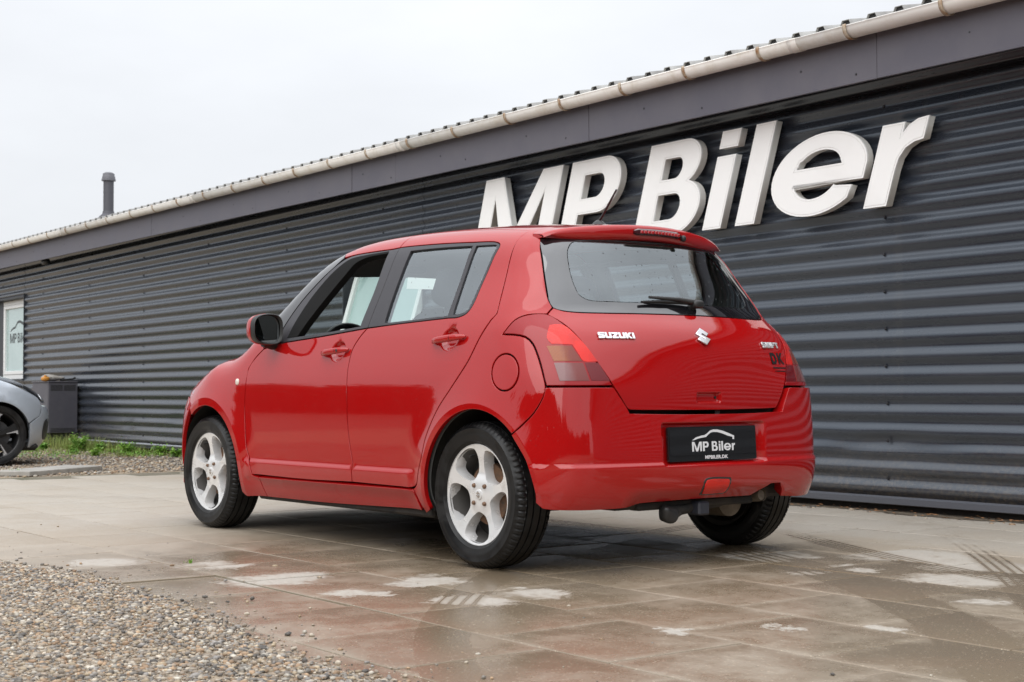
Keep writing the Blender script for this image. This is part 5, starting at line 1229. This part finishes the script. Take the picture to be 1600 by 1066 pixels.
# pebble shapes: squashed icosahedra, sizes and tints at random
phi = (1+5**.5)/2
ICO = np.array([(-1, phi, 0), (1, phi, 0), (-1, -phi, 0), (1, -phi, 0), (0, -1, phi), (0, 1, phi), (0, -1, -phi), (0, 1, -phi), (phi, 0, -1), (phi, 0, 1), (-phi, 0, -1), (-phi, 0, 1)])/np.sqrt(1+phi*phi)
ICF = np.array([(0, 11, 5), (0, 5, 1), (0, 1, 7), (0, 7, 10), (0, 10, 11), (1, 5, 9), (5, 11, 4), (11, 10, 2), (10, 7, 6), (7, 1, 8), (3, 9, 4), (3, 4, 2), (3, 2, 6), (3, 6, 8), (3, 8, 9), (4, 9, 5), (2, 4, 11), (6, 2, 10), (8, 6, 7), (9, 8, 1)])
PCOL = np.array([(.34, .285, .22), (.26, .215, .17), (.40, .32, .22), (.30, .20, .125), (.20, .175, .15), (.46, .40, .32), (.37, .255, .16), (.22, .20, .175), (.11, .10, .09), (.50, .46, .39), (.33, .265, .20), (.27, .25, .23)])
PEB = mat('pebble', (.3, .27, .24), .75); t = PEB.node_tree; at_ = N(t, 'ShaderNodeAttribute'); at_.attribute_name = 'tint'; n_ = rng(t, noise(t, 90, 4, .6, pos(t)), .3, .7, .7, 1.15)
vm = N(t, 'ShaderNodeVectorMath', operation='SCALE'); lk(t, at_.outputs['Color'], vm.inputs[0]); lk(t, n_, vm.inputs['Scale']); lk(t, vm.outputs[0], bsdf(PEB).inputs['Base Color'])
def pebbles(name, xy, z, size, label, cat):
    n = len(xy); k = RNG.random((n, 3)); sc = np.stack([size*(1+.5*k[:, 0]), size*(.75+.4*k[:, 1]), size*(.45+.35*k[:, 2])], 1)
    V = ICO[None]*(1+.16*RNG.standard_normal((n, 12, 1)))*sc[:, None]; a = RNG.random(n)*2*PI; c, s_ = np.cos(a)[:, None], np.sin(a)[:, None]
    x = V[..., 0]*c-V[..., 1]*s_; y = V[..., 0]*s_+V[..., 1]*c
    V = np.stack([x+xy[:, :1], y+xy[:, 1:], V[..., 2]+(z+sc[:, 2]*.45)[:, None]], 2).reshape(-1, 3)
    F = (ICF[None]+(np.arange(n)*12)[:, None, None]).reshape(-1, 3)
    me = bpy.data.meshes.new(name); me.vertices.add(len(V)); me.vertices.foreach_set('co', V.ravel().astype(np.float32)); me.loops.add(F.size); me.loops.foreach_set('vertex_index', F.ravel().astype(np.int32))
    me.polygons.add(len(F)); me.polygons.foreach_set('loop_start', np.arange(0, F.size, 3, dtype=np.int32)); me.polygons.foreach_set('use_smooth', np.ones(len(F), bool)); me.update(calc_edges=True)
    col = PCOL[RNG.integers(0, len(PCOL), n)]*(.75+.5*RNG.random((n, 1))); col = np.repeat(np.concatenate([col, np.ones((n, 1))], 1), 12, 0)
    ca = me.color_attributes.new('tint', 'FLOAT_COLOR', 'POINT'); ca.data.foreach_set('color', col.ravel().astype(np.float32)); me.materials.append(PEB)
    o = link(bpy.data.objects.new(name, me)); tag(o, label, cat, kind='stuff'); return o
def sample(n, x0, x1, y0, y1): return np.stack([RNG.uniform(x0, x1, n), RNG.uniform(y0, y1, n)], 1)
q = sample(170000, -2.9, 3.2, 2.0, 4.3); d = q[:, 1]-gb(q[:, 0]); rel = q-np.array(CAM_P[:2]); dep = rel@np.array([math.cos(YAW), math.sin(YAW)]); lat = rel@np.array([-math.sin(YAW), math.cos(YAW)])
ok = (d > -.02+.05*RNG.standard_normal(len(q))) & (lat < dep*.36+.35) & (dep > 2.2); q = q[ok]; d = d[ok]
pebbles('gravel', q, np.clip(.004+d*.1, .0, .012), .0024+.0075*RNG.random(len(q))**4, 'rounded mixed gravel spread in the left foreground', 'gravel')
q2 = sample(90000, -3.2, 8.0, 2.1, 6.2); d2 = q2[:, 1]-gb(q2[:, 0]); rel = q2-np.array(CAM_P[:2]); dep = rel@np.array([math.cos(YAW), math.sin(YAW)]); lat = rel@np.array([-math.sin(YAW), math.cos(YAW)])
ok = (d2 > .01) & ~((lat < dep*.36+.33) & (dep > 2.2) & (q2[:, 0] < 3.2)) & (lat < dep*.75+.9); q2 = q2[ok]
pebbles('side_gravel', q2, np.full(len(q2), .009), .006+.010*RNG.random(len(q2))**2.5, 'gravel beyond the left picture edge, before the silver car', 'gravel')
q = sample(5200, -2.9, 3.2, 1.1, 2.45); d = gb(q[:, 0])-q[:, 1]; ok = (d > -.02) & (RNG.random(len(q)) < np.exp(-d/.16)*.5+.012); q = q[ok]
pebbles('loose_stones', q, np.full(len(q), -.001), .0022+.0075*RNG.random(len(q))**3, 'loose little stones scattered on the paving beside the gravel', 'stones')
q = np.concatenate([sample(16000, 7.9, 14, -3.3, 1.5), sample(900, -2.5, 7.5, -3.1, -2.5)]); wy = -2.70-.049*q[:, 0]; ok = (q[:, 1] > wy-.02) & ((q[:, 0] > 7.85) | (q[:, 1] < wy+.16)); q = q[ok]
pebbles('yard_gravel', q, np.full(len(q), -.006), .005+.013*RNG.random(len(q))**2.5, 'pale pebbles between the paving and the wall on the left', 'gravel')
# loose concrete slab at the paving edge
b = MB(); b.box((-.55, -.20, 0), (.55, .20, .045), bev=.006); sl = b.obj('kerb_slab', mat('pale_concrete', (.36, .345, .31), .85), loc=(8.38, -.62, -.005), rot=(0, 0, math.radians(-57))); grime(MATS['pale_concrete'], (.38, .36, .33), (.27, .255, .23), 8, bmp=.2); tag(sl, 'pale concrete slab lying at the far edge of the paving', 'slab')
# ------------------------------------------------------------------ weeds
GRASS = mat('grass_blade', (.10, .15, .025), .6); t = GRASS.node_tree; lk(t, mixc(t, rng(t, noise(t, 3, 3, .5, pos(t)), .35, .65, 0, 1), (.13, .22, .03), (.26, .28, .08)), bsdf(GRASS).inputs['Base Color'])
LEAFM = mat('weed_leaf', (.10, .22, .02), .55); t = LEAFM.node_tree; lk(t, mixc(t, rng(t, noise(t, 9, 3, .5, pos(t)), .35, .65, 0, 1), (.10, .26, .02), (.22, .38, .05)), bsdf(LEAFM).inputs['Base Color'])
def blades(b, cx, cy, n, rad, h, rnd):
    for _ in range(n):
        a = rnd.uniform(0, 2*PI); r = rad*math.sqrt(rnd.random()); x, y = cx+r*math.cos(a), cy+r*math.sin(a); hh = h*rnd.uniform(.5, 1.1); w = rnd.uniform(.002, .004)
        d = rnd.uniform(0, 2*PI); l = hh*rnd.uniform(.15, .6); px, py = -math.sin(d)*w, math.cos(d)*w; V = []
        for q, ww in ((0, 1), (.45, .8), (.8, .45)):
            ox, oy = math.cos(d)*l*q*q, math.sin(d)*l*q*q; V += [(x+ox-px*ww, y+oy-py*ww, hh*q), (x+ox+px*ww, y+oy+py*ww, hh*q)]
        V.append((x+math.cos(d)*l, y+math.sin(d)*l, hh*.97)); b.add(V, [(0, 1, 3, 2), (2, 3, 5, 4), (4, 5, 6)])
rg = random.Random(3); b = MB()
for (s, o_, n, r, h) in ((14.3, .42, 420, .35, .20), (13.6, .35, 360, .35, .17), (13.0, .32, 260, .35, .14), (12.4, .28, 200, .35, .11), (15.3, .6, 380, .45, .16), (15.9, 1.4, 300, .7, .09), (14.6, 1.1, 260, .45, .08), (11.6, .25, 120, .3, .07), (10.6, .22, 90, .45, .05), (16.5, .5, 240, .6, .18), (13.0, .9, 420, .6, .045), (12.0, .7, 380, .6, .04), (14.0, 1.2, 420, .7, .05), (11.2, .5, 260, .5, .035), (15.0, 1.8, 300, .6, .045), (13.6, 1.9, 200, .5, .03)):
    p = wl(s, o_, 0); blades(b, p[0], p[1], n, r, h, rg)
tag(b.obj('wall_grass', GRASS), 'thin yellowish green grass growing along the foot of the wall', 'grass', kind='stuff')
b = MB()
for _ in range(11000):       # low leafy ground cover spreading from the wall over the pebbles
    s, o_ = rg.uniform(10.3, 17), abs(rg.gauss(0, 1.2))+.08; k = math.sin(s*2.3)+math.sin(s*5.1+o_*3)+math.sin(o_*6+s)
    if k < .45+o_*.22: continue
    p = Vector(wl(s, o_, .006+rg.random()*.035)); w = rg.uniform(.008, .024); dd = Vector((rg.gauss(0, 1), rg.gauss(0, 1), rg.gauss(.1, .4))).normalized(); e2 = dd.cross(Vector((0, 0, 1))).normalized()*w*.5
    b.add([tuple(p-dd*w), tuple(p+e2), tuple(p+dd*w), tuple(p-e2)], [(0, 1, 2, 3)])
tag(b.obj('ground_cover', LEAFM), 'low green leafy ground cover creeping over the pebbles by the wall', 'ground cover', kind='stuff')
def weed(x, y, h, n, lab):
    R_ = empty('weed_plant', (x, y, 0)); tag(R_, lab, 'weed', 'leafy weeds at the foot of the wall'); b = MB(); st_ = MB()
    for k in range(n):
        a = rg.uniform(0, 2*PI); l = h*rg.uniform(.4, 1); tip = Vector((math.cos(a)*l*.7, math.sin(a)*l*.7, l)); st_.tube([(0, 0, -.01), tuple(tip*.5+Vector((0, 0, l*.12))), tuple(tip)], [.003, .0025, .0015], 5)
        for q in range(9):
            c = tip*rg.uniform(.35, 1.05)+Vector([rg.gauss(0, .022) for _ in range(3)]); c.z = max(c.z, .012); w = rg.uniform(.012, .028); d = Vector((rg.gauss(0, 1), rg.gauss(0, 1), rg.gauss(.2, .5))).normalized(); e2 = d.cross(Vector((0, 0, 1))).normalized()*w*.55
            b.add([tuple(c-d*w), tuple(c+e2), tuple(c+d*w), tuple(c-e2+Vector((0, 0, .003)))], [(0, 1, 2, 3)])
    b.obj('leaves', LEAFM, R_); st_.obj('stems', LEAFM, R_)
for (s, o_, h, n, lab) in ((13.0, .62, .20, 26, 'bright green leafy weed, the bushiest clump on the gravel left of the red car'), (11.75, .45, .15, 18, 'green weed clump nearest the front wheel of the red car, by the wall'), (12.25, .95, .10, 14, 'low flat green weed on the pebbles before the wall'), (11.15, .30, .13, 16, 'small green weed right beside the front bumper of the red car'), (14.3, 1.55, .09, 16, 'low weed patch just behind the pale concrete slab'), (13.5, 1.35, .07, 12, 'tiny weed beside the right end of the concrete slab'), (12.6, .50, .12, 18, 'green weed between the two bushier clumps close to the wall'), (13.7, .85, .10, 16, 'spreading green weed in front of the cabinet grass'), (11.5, .95, .07, 12, 'small low weed on the pebbles near the paving edge'), (10.55, .35, .10, 12, 'green weed half hidden behind the front bumper of the red car'), (15.2, 2.15, .07, 12, 'low weed at the left end of the concrete slab')):
    p = wl(s, o_, 0); weed(p[0], p[1], h, int(n*1.5), lab)
b = MB(); blades(b, .93, 1.62, 16, .022, .02, rg); tag(b.obj('joint_grass', LEAFM), 'little green grass tuft sprouting from a paving joint before the car', 'grass tuft')
b = MB(); blades(b, 8.2, -.25, 40, .05, .06, rg); tag(b.obj('joint_grass', LEAFM), 'small grass tuft at the near side of the concrete slab', 'grass tuft')
# ------------------------------------------------------------------ cabinet by the wall
CAB = empty('utility_cabinet', wl(14.70, .05, 0), WA); tag(CAB, 'dark grey metal utility cabinet standing against the corrugated wall', 'cabinet')
CBM = mat('cabinet_grey', (.075, .073, .090), .45); grime(CBM, (.070, .068, .085), (.09, .088, .102), 4)
b = MB(); b.box((0, 0, .19), (.70, .40, .875), bev=.006); b.obj('housing', CBM, CAB)
b = MB(); b.box((-.012, -.0, .875), (.712, .412, .893), bev=.004); b.obj('lid', CBM, CAB)
b = MB(); b.box((.02, .400, .205), (.68, .404, .865), bev=.002); b.obj('door', CBM, CAB)
for k in range(5):
    for q in (0, 1): b = MB(); b.box((-.0035, .03+q*.18, .83-k*.016), (0, .19+q*.18, .838-k*.016)); b.obj('vent_slot', BLACK, CAB)
for k in range(3): b = MB(); b.box((-.0035, .03, .245-k*.018), (0, .37, .253-k*.018)); b.obj('vent_slot', BLACK, CAB)
b = MB(); b.box((.06, .05, 0), (.64, .35, .188)); b.obj('foot', mat('foot_dark', (.02, .02, .02), .8), CAB)
# bits left on the cabinet
OR_ = mat('orange_plastic', (.55, .24, .04), .5); RAG = mat('pale_rag', (.42, .40, .36), .9); grime(RAG, (.46, .44, .40), (.22, .20, .18), 25, bmp=.3)
V, F = superbox((0, 0, 0), (.10, .16, .045), 2.4, 26, 14); V = [(x*(1+.25*math.sin(9*y+3*x)), y, z*(1+.35*math.sin(14*y+8*x))) for x, y, z in V]
tag(mesh('folded_cloth', V, F, RAG), 'crumpled pale cloth lying on the utility cabinet', 'cloth').location = wl(14.88, .33, .935)
b = MB(); b.add(*superbox((0, 0, 0), (.05, .055, .032), 2.6)); b.lathe([(.018, .03), (.02, .045), (.012, .05)], 12); tag(b.obj('plastic_cap', OR_, loc=wl(14.78, .47, .925)), 'small orange plastic piece on the front edge of the cabinet lid', 'plastic piece')
b = MB(); b.tube([(0, 0, 0), (.02, -.13, .012), (.03, -.17, .03)], [.014, .012, .016], 10); b.tube([(0, 0, 0), (.0, .05, 0)], [.018, .018], 10); tag(b.obj('hand_tool', BLACK, loc=wl(14.83, .20, .912), rot=(0, 0, WA)), 'black tool left on the right end of the cabinet lid', 'tool')
# conduit along the foot of the wall
b = MB(); b.tube([wl(14.66, .10, .10), wl(14.58, .09, .135), wl(14.5, .07, .115), wl(14.35, .065, .098), wl(8.9, .065, .096), wl(5, .065, .096)], .014, 10); tag(b.obj('wall_conduit', mat('galvanised', (.38, .40, .43), .4, .5)), 'thin pale conduit running along the foot of the wall from the cabinet', 'pipe')
b = MB(); b.tube([wl(15.30, .50, .16), wl(14.98, .60, .155), wl(14.86, .60, .10), wl(15.28, .52, .09)], .016, 10); tag(b.obj('rail', MATS['galvanised']), 'bent galvanised rail sticking out below the cabinet by the silver car', 'rail')
# leaf litter at the wall foot
LIT = mat('dry_leaf', (.25, .12, .05), .8); b = MB()
for _ in range(420):
    s = rg.uniform(-1.5, 7); p = wl(s, rg.uniform(-.03, .14), .004+rg.random()*.012); w = rg.uniform(.006, .02); a = rg.uniform(0, PI); dx, dy = math.cos(a)*w, math.sin(a)*w
    b.add([(p[0]-dx, p[1]-dy, p[2]), (p[0]+dy*.5, p[1]-dx*.5, p[2]+.004), (p[0]+dx, p[1]+dy, p[2]+.003), (p[0]-dy*.5, p[1]+dx*.5, p[2])], [(0, 1, 2, 3)])
tag(b.obj('leaf_litter', LIT), 'dry brown leaf litter gathered at the foot of the wall', 'leaf litter', kind='stuff')
# ------------------------------------------------------------------ the silver car at the left edge
SIL = empty('silver_car', (10.745, -.875, 0), math.radians(-92.8)); tag(SIL, 'silver small car cut off by the left picture edge, nose towards the wall', 'car')
SPAINT = mat('silver_paint', (.43, .47, .525), .36, .25, 1, .03); grime(SPAINT, (.44, .48, .535), (.39, .43, .48), 2)
sB = Sp([(.12, .70), (.2, .745), (.35, .785), (.55, .80), (.7, .798), (.85, .775), (.95, .748), (1.1, .70), (1.3, .625), (1.45, .56)])
sT = Sp([(-3.2, .08), (-2.8, .02), (-2.3, 0), (-1, 0), (-.2, 0), (.05, .012), (.25, .05), (.45, .12)])
sZ = Sp([(-3.2, 1.30), (-2.8, 1.40), (-2.3, 1.465), (-1.6, 1.49), (-1.1, 1.465), (-.85, 1.41), (-.5, 1.20), (-.2, 1.01), (-.02, .925), (.10, .895), (.25, .835), (.36, .765), (.46, .66), (.54, .54)])
sF = Sp([(.12, .40), (.22, .49), (.35, .535), (.5, .55), (.6, .54), (.7, .50), (.8, .40), (.95, .1)])
sR = Sp([(.15, -3.0), (.4, -3.10), (.7, -3.10), (.95, -3.06), (1.1, -2.98), (1.4, -2.80)])
def sfl(x, z):
    o = 0
    for cx in (-.15, -2.35):
        r = np.sqrt((x-cx)**2+(z-.30)**2); o = o+.02*(1-np.clip((r-.375)/.14, 0, 1))**2
    return o*sst(.9, .72, z)
def fsil(x, y, z):
    y = np.abs(y)
    f = smax(y-(sB(z)-sT(x)+sfl(x, z)), (sR(z)+.2*y*y-x)*.9, .2); f = smax(f, (x-(sF(z)-.34*y*y))*.9, .20)
    return smax(f, z-(sZ(x+.16*y*y)-.10*y*y), .12)
T2 = Chart('tube', (0, 0, .72), .75); A2 = Chart('angf', (-.25, 0, 0), .6); TP2 = Chart('top', (0, 0, .5)); AR2 = Chart('ang', (-2.4, 0, 0), .6)
fr_arc = [(-.15+.34*math.cos(a), .8, .30+.34*math.sin(a)) for a in np.radians(np.linspace(18, 200, 20))]
re_arc = [(-2.35+.34*math.cos(a), .8, .30+.34*math.sin(a)) for a in np.radians(np.linspace(-20, 200, 22))]
side = [(.185, .78, .43), (.30, .70, .50), (.32, .70, .60), (.28, .70, .68), (.12, .70, .76), (-.05, .68, .83), (-.25, .70, .885), (-.6, .72, .90), (-1.6, .73, .92), (-2.6, .72, .95), (-2.9, .68, .96), (-2.95, .70, .75), (-2.98, .72, .5), (-2.9, .70, .17), (-2.75, .70, .17)]+re_arc[::-1]+[(-1.9, .74, .15), (-.55, .74, .15)]+fr_arc[::-1]
panel('body_side', side, fsil, T2, SPAINT, SIL, corner=None, sides=SIDES, spacing=.05, liner=DASH)
for x0_, x1_ in ((-.62, -1.42), (-1.44, -2.02)):
    for D_, s in zip(panel('door', [(x0_, .8, .27), (x0_-.02, .8, .60), (x0_-.01, .78, .885), ((x0_+x1_)/2, .78, .897), (x1_, .78, .905), (x1_+.01, .8, .60), (x1_+.02, .8, .27)], fsil, T2, SPAINT, SIL, corner=(0, 2, 4, 6), sides=SIDES, spacing=.06, off=.004, depth=.004, gap=0), SIDES):
        b = MB(); b.add(*superbox((x1_+.13, s*.812, .80), (.09, .016, .014), 3)); b.obj('door_handle', SPAINT, D_)
gh = [(-.45, .66, .945), (-.85, .58, 1.33), (-1.1, .56, 1.385), (-1.6, .55, 1.40), (-2.2, .55, 1.38), (-2.6, .57, 1.28), (-2.75, .62, 1.10), (-2.6, .70, .975), (-1.6, .71, .94)]
panel('side_glass', gh, fsil, T2, mat('dark_car_glass', (.02, .025, .028), .04, 0, 0, 0, .5, 1.7), SIL, corner=(0, 1, 7), sides=SIDES, spacing=.06)
upp = [(-.25, .70, .89), (-.6, .72, .905), (-1.6, .73, .925), (-2.6, .72, .955), (-2.9, .68, .965), (-2.80, .60, 1.2), (-2.75, .5, 1.36), (-2.3, .46, 1.42), (-1.5, .46, 1.44), (-1.0, .46, 1.42), (-.8, .52, 1.34), (-.45, .6, 1.12), (-.15, .65, .92)]
panel('roof_frame', upp, fsil, T2, SPAINT, SIL, holes=[gh], corner=(0, 4, 6, 9, 12), hcorner=[(0, 1, 7)], sides=SIDES, spacing=.06)
rf = [(-2.75, .49, 1.4), (-2.3, .455, 1.44), (-1.5, .455, 1.46), (-1.0, .455, 1.43), (-.96, .25, 1.44), (-.95, 0, 1.44)]
panel('roof', rf+mirr(rf[:-1][::-1])+[(-2.85, 0, 1.4)], fsil, TP2, SPAINT, SIL, corner=None, spacing=.07)
ws = [(-.96, .25, 1.43), (-1.0, .455, 1.42), (-.8, .515, 1.33), (-.45, .595, 1.12), (-.17, .645, .93), (-.08, .3, .95), (-.05, 0, .95)]
panel('windscreen', [(-.95, 0, 1.43)]+ws+mirr(ws[:-1][::-1]), fsil, TP2, MATS['dark_car_glass'], SIL, corner=None, spacing=.07)
bo = [(-.045, 0, .92), (-.075, .3, .92), (-.16, .64, .90), (-.05, .66, .87), (.12, .66, .80), (.24, .58, .78), (.36, .40, .74), (.43, .2, .72), (.45, 0, .71)]
panel('bonnet', bo+mirr(bo[1:-1][::-1]), fsil, TP2, SPAINT, SIL, corner=None, spacing=.05)
fbp = [(.185, .78, .42), (.30, .71, .50), (.33, .70, .585), (.43, .5, .595), (.52, .25, .60), (.55, 0, .60)]; fbl_ = [(.192, .78, .36), (.195, .77, .28), (.20, .75, .17), (.40, .5, .15), (.46, .25, .14), (.48, 0, .14)]
panel('front_bumper', fbp+mirr(fbp[:-1][::-1])+mirr(fbl_)+fbl_[:-1][::-1], fsil, A2, SPAINT, SIL, corner=None, spacing=.04)
HB = mat('dark_headlamp', (.012, .012, .014), .08, 0, 1, .02)
panel('headlight', [(.10, .70, .795), (.13, .69, .81), (.26, .58, .775), (.38, .44, .72), (.46, .40, .64), (.42, .52, .625), (.36, .66, .635), (.28, .70, .69)], fsil, A2, HB, SIL, corner=None, sides=SIDES, spacing=.03, off=.004)
panel('lamp_lens', [(.30, .66, .655), (.33, .60, .715), (.40, .50, .70), (.42, .52, .65), (.37, .62, .645)], fsil, A2, mat('lamp_silver', (.45, .46, .48), .15, .7), SIL, sides=SIDES, spacing=.02, off=.009, depth=.004)
panel('lower_grille', [(.40, .56, .42), (.42, .50, .46), (.52, .2, .47), (.55, 0, .47), (.52, -.2, .47), (.42, -.50, .46), (.40, -.56, .42), (.42, -.54, .24), (.5, 0, .22), (.42, .54, .24)], fsil, A2, BLACK, SIL, corner=None, spacing=.03, off=.004)
panel('side_intake', [(.36, .66, .44), (.40, .60, .46), (.42, .57, .36), (.40, .58, .25), (.36, .64, .26), (.345, .675, .34)], fsil, A2, BLACK, SIL, sides=SIDES, spacing=.02, off=.005)
tgt = [(-2.9, .68, .96), (-2.80, .60, 1.2), (-2.75, .5, 1.38), (-2.85, .2, 1.4), (-2.86, 0, 1.4)]
panel('tailgate', tgt+mirr(tgt[:-1][::-1])+mirr([(-2.95, .70, .75), (-2.98, .72, .5), (-2.92, .70, .17)])+[(-2.92, .70, .17), (-2.98, .72, .5), (-2.95, .70, .75)], fsil, AR2, SPAINT, SIL, corner=None, spacing=.08)
b = MB(); b.box((-2.9, -.70, .14), (.30, .70, .22), bev=.03); b.obj('underbody', UNDER, SIL)
# its two-tone wheels: black disc, bright blades
DW = mat('wheel_black', (.012, .012, .013), .3); BW = mat('wheel_bright', (.55, .55, .56), .25, .6)
TV2, TF2 = tyre_mesh(.305, .232, .095, 96)
def silver_wheel(x, s):
    w = empty('wheel', (x, s*.695, .305), 0 if s > 0 else PI, SIL)
    recalc(mesh('tyre', TV2, TF2, RUBBER, w, sharp=30))
    b = MB(); b.lathe([(.236, .080), (.230, .086), (.222, .080), (.212, .05), (.20, -.06)], 60, 'y'); b.obj('rim', DW, w)
    for k in range(5):
        a = 2*PI*k/5+.35
        def pt(r, d): return (r*math.cos(a+d), r*math.sin(a+d))
        b = MB(); b.prism([pt(.03, -.6), pt(.12, -.30), pt(.226, -.30), pt(.228, -.12), pt(.228, .06), pt(.12, .12), pt(.03, .6)][::-1], .045, .070, 'y'); recalc(b.obj('spoke', DW, w))
        b = MB(); b.prism([pt(.10, .13), pt(.227, .065), pt(.227, .28), pt(.19, .16), pt(.11, .18)][::-1], .045, .074, 'y'); recalc(b.obj('spoke_blade', BW, w))
    b = MB(); b.lathe([(.0001, .082), (.025, .080), (.034, .072), (.036, .04)], 24, 'y'); b.obj('hub_cap', DW, w)
    b = MB(); b.lathe([(.03, .03), (.15, .03), (.15, .01)], 30, 'y'); b.obj('brake_disc', DASH, w)
for x, s in ((-.15, -1), (-2.35, -1), (-.15, 1), (-2.35, 1)): silver_wheel(x, s)
for cx in (-.15, -2.35):
    for s in SIDES:
        V = []; F = []; n = 30
        for yy, rr in ((.76, .352), (.50, .36)):
            for i in range(n+1):
                a = math.radians(-6+190*i/n); V.append((cx+rr*math.cos(a), s*(yy if cx < -1 else min(yy, .785-.10*max(0, rr*math.cos(a))/.35)), .30+rr*math.sin(a)))
        F = [(i, i+1, n+2+i, n+1+i) for i in range(n)]+[tuple(n+1+i for i in range(n+1))]
        mesh('wheel_arch_liner', V, F, LINER, SIL, sharp=40)
# ------------------------------------------------------------------ hedges added out of view, a dark backdrop for the paint to reflect
HEDG = mat('hedge_leaf', (.035, .06, .02), .6); HCORE = mat('hedge_core', (.012, .016, .008), .9)
def hedge(name, p0, p1, h, lab):
    p0, p1 = np.array(p0, float), np.array(p1, float); L = np.linalg.norm(p1-p0); d = (p1-p0)/L; nn = np.array([-d[1], d[0]]); R_ = empty(name, (*p0, 0)); tag(R_, lab, 'hedge')
    n = int(L*42); u = RNG.uniform(0, L, n); top = h*(.86+.10*np.sin(u*.35+1)+.06*np.sin(u*1.3)+.04*np.sin(u*3.1)); z = top*np.sqrt(RNG.random(n)); q = RNG.uniform(-.9, .9, n)*(1-.3*(z/h)**4)
    c = np.stack([d[0]*u+nn[0]*q, d[1]*u+nn[1]*q, z], 1); w = RNG.uniform(.12, .3, n)[:, None]; a = RNG.standard_normal((n, 3)); a /= np.linalg.norm(a, axis=1)[:, None]; b_ = np.cross(a, RNG.standard_normal((n, 3))); b_ /= np.linalg.norm(b_, axis=1)[:, None]
    V = np.stack([c-a*w, c+b_*w*.6, c+a*w, c-b_*w*.6], 1).reshape(-1, 3); mesh('foliage', V, np.arange(n*4).reshape(-1, 4), HEDG, R_, smooth=False)
    m = int(L); V = []; F = []
    for i in range(m+1):
        u_ = L*i/m; tp = h*(.80+.10*math.sin(u_*.35+1)+.06*math.sin(u_*1.3))
        for q_, z_ in ((-.6, 0), (-.6, tp*.9), (0, tp), (.6, tp*.9), (.6, 0)): V.append((d[0]*u_+nn[0]*q_, d[1]*u_+nn[1]*q_, z_))
    for i in range(m):
        for j in range(4): F.append((i*5+j, i*5+j+1, (i+1)*5+j+1, (i+1)*5+j))
    mesh('branches', V, F, HCORE, R_)
hedge('reflection_hedge', (-26, 17), (40, 15), 4.2, 'long unseen hedge added opposite the workshop as a dark reflection for the paint')

hedge('reflection_hedge', (-26, 17), (-30, -3), 3.4, 'unseen hedge added at the right end to narrow the pale reflection in the bumper')
